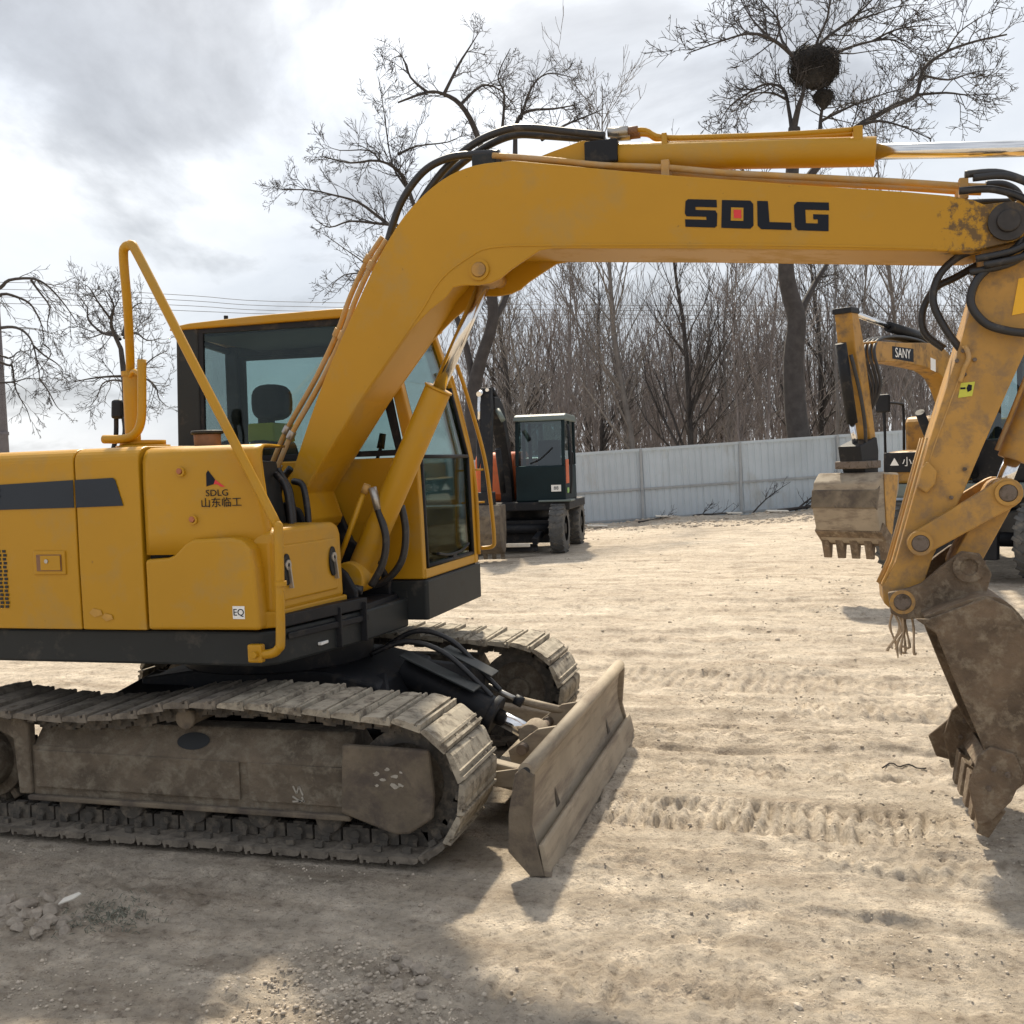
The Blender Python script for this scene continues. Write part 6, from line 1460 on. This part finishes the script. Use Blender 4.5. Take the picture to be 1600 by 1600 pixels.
# broken lumps in the shade, lower left
for (x, y, sx, sy, sz) in ((-2.92, 3.20, .10, .075, .06), (-2.84, 3.16, .085, .07, .06), (-2.98, 3.12, .10, .08, .06), (-2.76, 3.12, .11, .06, .055), (-2.87, 3.08, .09, .07, .05), (-2.68, 3.10, .10, .06, .045),
                         (-3.03, 3.22, .09, .07, .055), (-2.80, 3.24, .07, .06, .05), (-2.72, 3.02, .13, .06, .045), (-2.62, 3.05, .09, .05, .04), (-2.90, 3.29, .10, .06, .045), (-2.66, 3.18, .06, .05, .04), (-2.95, 3.17, .09, .08, .05), (-2.80, 3.19, .10, .08, .05), (-2.86, 3.13, .10, .08, .045), (-2.73, 3.06, .08, .07, .04), (-2.81, 3.03, .09, .06, .04), (-2.92, 3.05, .08, .06, .04), (-2.70, 3.14, .09, .07, .045)):
    put_stone('broken_lump', x, y, sx, sy, sz, LUMPS[rs.randrange(6)], 'dusty earth lump in the rubble patch at lower left before the crawler', 'stone', 'lumps in the rubble patch', .42)
o = MB().prism([(-.042, -.008), (.014, -.016), (.048, -.004), (.038, .012), (-.02, .016)], 0, .008, 'xy').build('litter_chip', m_litter, None, .003, off=O0)
o.location = (-2.735, 3.215, gz(-2.735, 3.215) + .045); o.rotation_euler = (.25, -.3, .6); tag(o, 'pale flat chip lying on the rubble patch at lower left', 'litter')
wg = Wood()
for k in range(200):
    x, y = -2.56 + rs.gauss(0, .085), 3.20 + rs.gauss(0, .07); z = gz(x, y); d = Vector((rs.gauss(0, 1), rs.gauss(0, 1), .7)).normalized(); L = rs.uniform(.012, .035)
    p = Vector((x, y, z)); wg.add([p, p + d * L * .6 + Vector((0, 0, .004)), p + d * L + Vector((rs.gauss(0, .01), rs.gauss(0, .01), -.006))], [.0022, .002, .001], 3)
tag(link_mesh('dry_weeds', wg.mesh('dry_weeds', m_weed)), 'grey green dry weeds beside the rubble patch', 'weeds', kind='stuff')
# pale clods at the edge of the machine's shadow
for (x, y, s) in ((-1.305, 3.10, .045), (-1.25, 3.06, .055), (-1.33, 3.04, .04), (-1.20, 2.98, .05), (-1.28, 2.95, .045), (-1.15, 3.05, .035), (-1.36, 3.13, .03), (-1.18, 2.90, .04), (-1.36, 2.90, .04)):
    put_stone('pale_clod', x, y, s * 1.3, s, s * .8, LUMPS[rs.randrange(6)], 'pale clod in the loose heap at the edge of the machine shadow', 'clod', 'clods at the shadow edge', .22)
# single stones in the open
for (x, y, s, me, lab, cat) in ((0.62, 3.02, .045, STONES[1], 'rounded stone on the sunlit earth near the lower right corner', 'stone'), (-.05, 3.06, .028, STONES[2], 'small dark stone on the sunlit earth at bottom centre', 'stone'),
                              (0.42, 2.98, .030, STONES[3], 'small stone left of the rounded stone near the lower right corner', 'stone'), (-2.02, 3.36, .022, STONES[4], 'tiny dark stone in the shade below the crawler', 'stone'),
                              (-1.42, 3.52, .022, STONES[5], 'tiny dark stone in the shade below the idler end of the crawler', 'stone'), (0.95, 3.78, .03, LIT, 'pale chip on the earth below the bucket teeth', 'stone')):
    put_stone('stone', x, y, s * 1.2, s, s * .75, me, lab, cat)
# twig on the ground by the bucket
tw_ = cr([(.36, 5.62, 0), (.42, 5.66, 0), (.47, 5.65, 0), (.53, 5.63, 0), (.57, 5.58, 0)], 3)
tag(MB().tube([(p.x, p.y, gz(p.x, p.y) + .008) for p in tw_], .004, 6).build('fallen_twig', m_bark, off=O0), 'thin dark twig lying on the ground behind the bucket', 'twig')
# gravel: uncountable
gv, gf = [], []; nb = 0
tmpl = [np.array([v.co[:] for v in me.vertices]) for me in STONES]
tf = np.array([p.vertices[:] for p in STONES[0].polygons])
xs, ys, ss = [], [], []
rn = np.random.default_rng(5)
def scatter(n, x0, x1, y0, y1, s0, s1, mask=None):
    x = rn.uniform(x0, x1, n); y = rn.uniform(y0, y1, n); s_ = s0 * (s1 / s0) ** (rn.random(n) ** 2.2)
    if mask is not None:
        k = rn.random(n) < mask(x, y); x, y, s_ = x[k], y[k], s_[k]
    xs.append(x); ys.append(y); ss.append(s_)
pm = lambda x, y: np.clip(.32 + 1.9 * vnoise(x * 1.3, y * 1.6, 61) + .8 * vnoise(x * 4, y * 5, 62), .04, 1)
scatter(15000, -3.6, 1.6, 2.3, 5.0, .0016, .009, pm)
scatter(8000, -1.1, 2.2, 4.5, 9.0, .0022, .012, pm)
scatter(4200, -1.7, -.8, 2.4, 3.2, .002, .012, pm)
scatter(900, -2.6, -1.6, 2.4, 2.95, .0025, .010, pm)
scatter(2600, -5, 6, 9, 25, .006, .03, pm)
scatter(2200, -6, 6, 23.5, 27.5, .012, .07, None)
scatter(900, -.6, 2.6, 9.5, 14, .006, .03, pm)
xs, ys, ss = map(np.concatenate, (xs, ys, ss))
fyl = 27.57 + .29 * (xs - .2)
keep = (ys < fyl - .1) & ~((xs > -4.2) & (xs < -1.0) & (ys > 3.82) & (ys < 6.04)); xs, ys, ss = xs[keep], ys[keep], ss[keep]
zs = gheight(xs, ys); V = []; F = []
for i in range(len(xs)):
    t = tmpl[i % 7]; a = rn.uniform(0, 6.28); ca, sa = math.cos(a), math.sin(a)
    q = t * np.array([1.0, rn.uniform(.6, 1), rn.uniform(.45, .8)]) * ss[i]
    V.append(np.stack([q[:, 0] * ca - q[:, 1] * sa + xs[i], q[:, 0] * sa + q[:, 1] * ca + ys[i], q[:, 2] + zs[i] + ss[i] * .12], 1)); F.append(tf + i * 12)
V = np.concatenate(V).astype(np.float32); F = np.concatenate(F).astype(np.int32)
me = bpy.data.meshes.new('gravel'); me.vertices.add(len(V)); me.vertices.foreach_set('co', V.ravel())
me.loops.add(F.size); me.loops.foreach_set('vertex_index', F.ravel()); me.polygons.add(len(F)); me.polygons.foreach_set('loop_start', np.arange(0, F.size, 3, dtype=np.int32))
me.update(calc_edges=True); me.materials.append(m_stone)
tag(link_mesh('gravel', me), 'loose gravel and crumbs scattered over the earth yard', 'gravel', kind='stuff')
# brushwood and boards along the fence
def on_fence(s, d, z=0.0):
    p = fa + fdir * s + fnrm * d; return Vector((p.x, p.y, gz(p.x, p.y) + z))
def branch_thing(s, d, ln, rise, seed, label, r=.035, cat='branch'):
    rs_ = random.Random(seed); w = Wood(); p0 = on_fence(s, d, .03); dv = fdir * (ln * .8) + Vector((0, 0, rise)); dirv = dv.normalized()
    pts = [p0]; dd_ = dirv.copy()
    for k in range(5):
        dd_ = (dd_ + Vector((rs_.gauss(0, .1), rs_.gauss(0, .06), rs_.gauss(0, .06)))).normalized(); pts.append(pts[-1] + dd_ * (ln / 5))
    w.add(pts, [r, r * .85, r * .7, r * .55, r * .4, r * .2], 6)
    for k in range(9):
        i = rs_.randrange(1, 5); grow(w, rs_, pts[i], rnd_dir(rs_, dirv, rs_.uniform(.4, .9)), ln * rs_.uniform(.2, .45), r * .35, 1, .02, .15, .006, (.4, .9), (0, 3, 0), .5)
    tag(link_mesh('fallen_branch', w.mesh('fallen_branch', m_bark, p0), None, p0), label, cat, 'branches along the fence')
branch_thing(3.35, .55, 1.7, .15, 1, 'thick dark fallen branch lying at the fence foot left of the amber bucket', .055)
branch_thing(3.85, .35, 1.5, 1.3, 2, 'dark branch leaning steeply up against the fence', .030)
branch_thing(2.75, .30, 1.3, 1.25, 3, 'bare leaning branch with forks just left of the steep one', .022)
branch_thing(-.2, .55, .9, .10, 4, 'small fallen branch at the foot of the left fence post', .025)
branch_thing(1.2, .5, 1.2, .06, 5, 'dark fallen branch lying along the middle fence bay', .03)
branch_thing(4.3, .8, 1.3, .35, 6, 'dark twiggy fallen branch nearest the amber bucket', .04)
for (s_, d, ln, a, lab) in ((.45, .62, .42, .1, 'short pale board lying right of the left fence post'), (2.25, .55, .40, .2, 'white board scrap lying under the right fence post'), (-1.3, 1.3, .5, -.1, 'pale board lying before the fence beside the dark excavator'), (3.2, 1.1, .55, .12, 'long pale board lying before the fallen branches')):
    p = on_fence(s_, d, .05); o = MB().box(-ln / 2, ln / 2, -.06, .06, -.012, .012).build('board', m_litter, None, .004, off=O0)
    o.location = p; o.rotation_euler = (.15, .05, math.atan2(fdir.y, fdir.x) + a); tag(o, lab, 'board', 'boards before the fence')
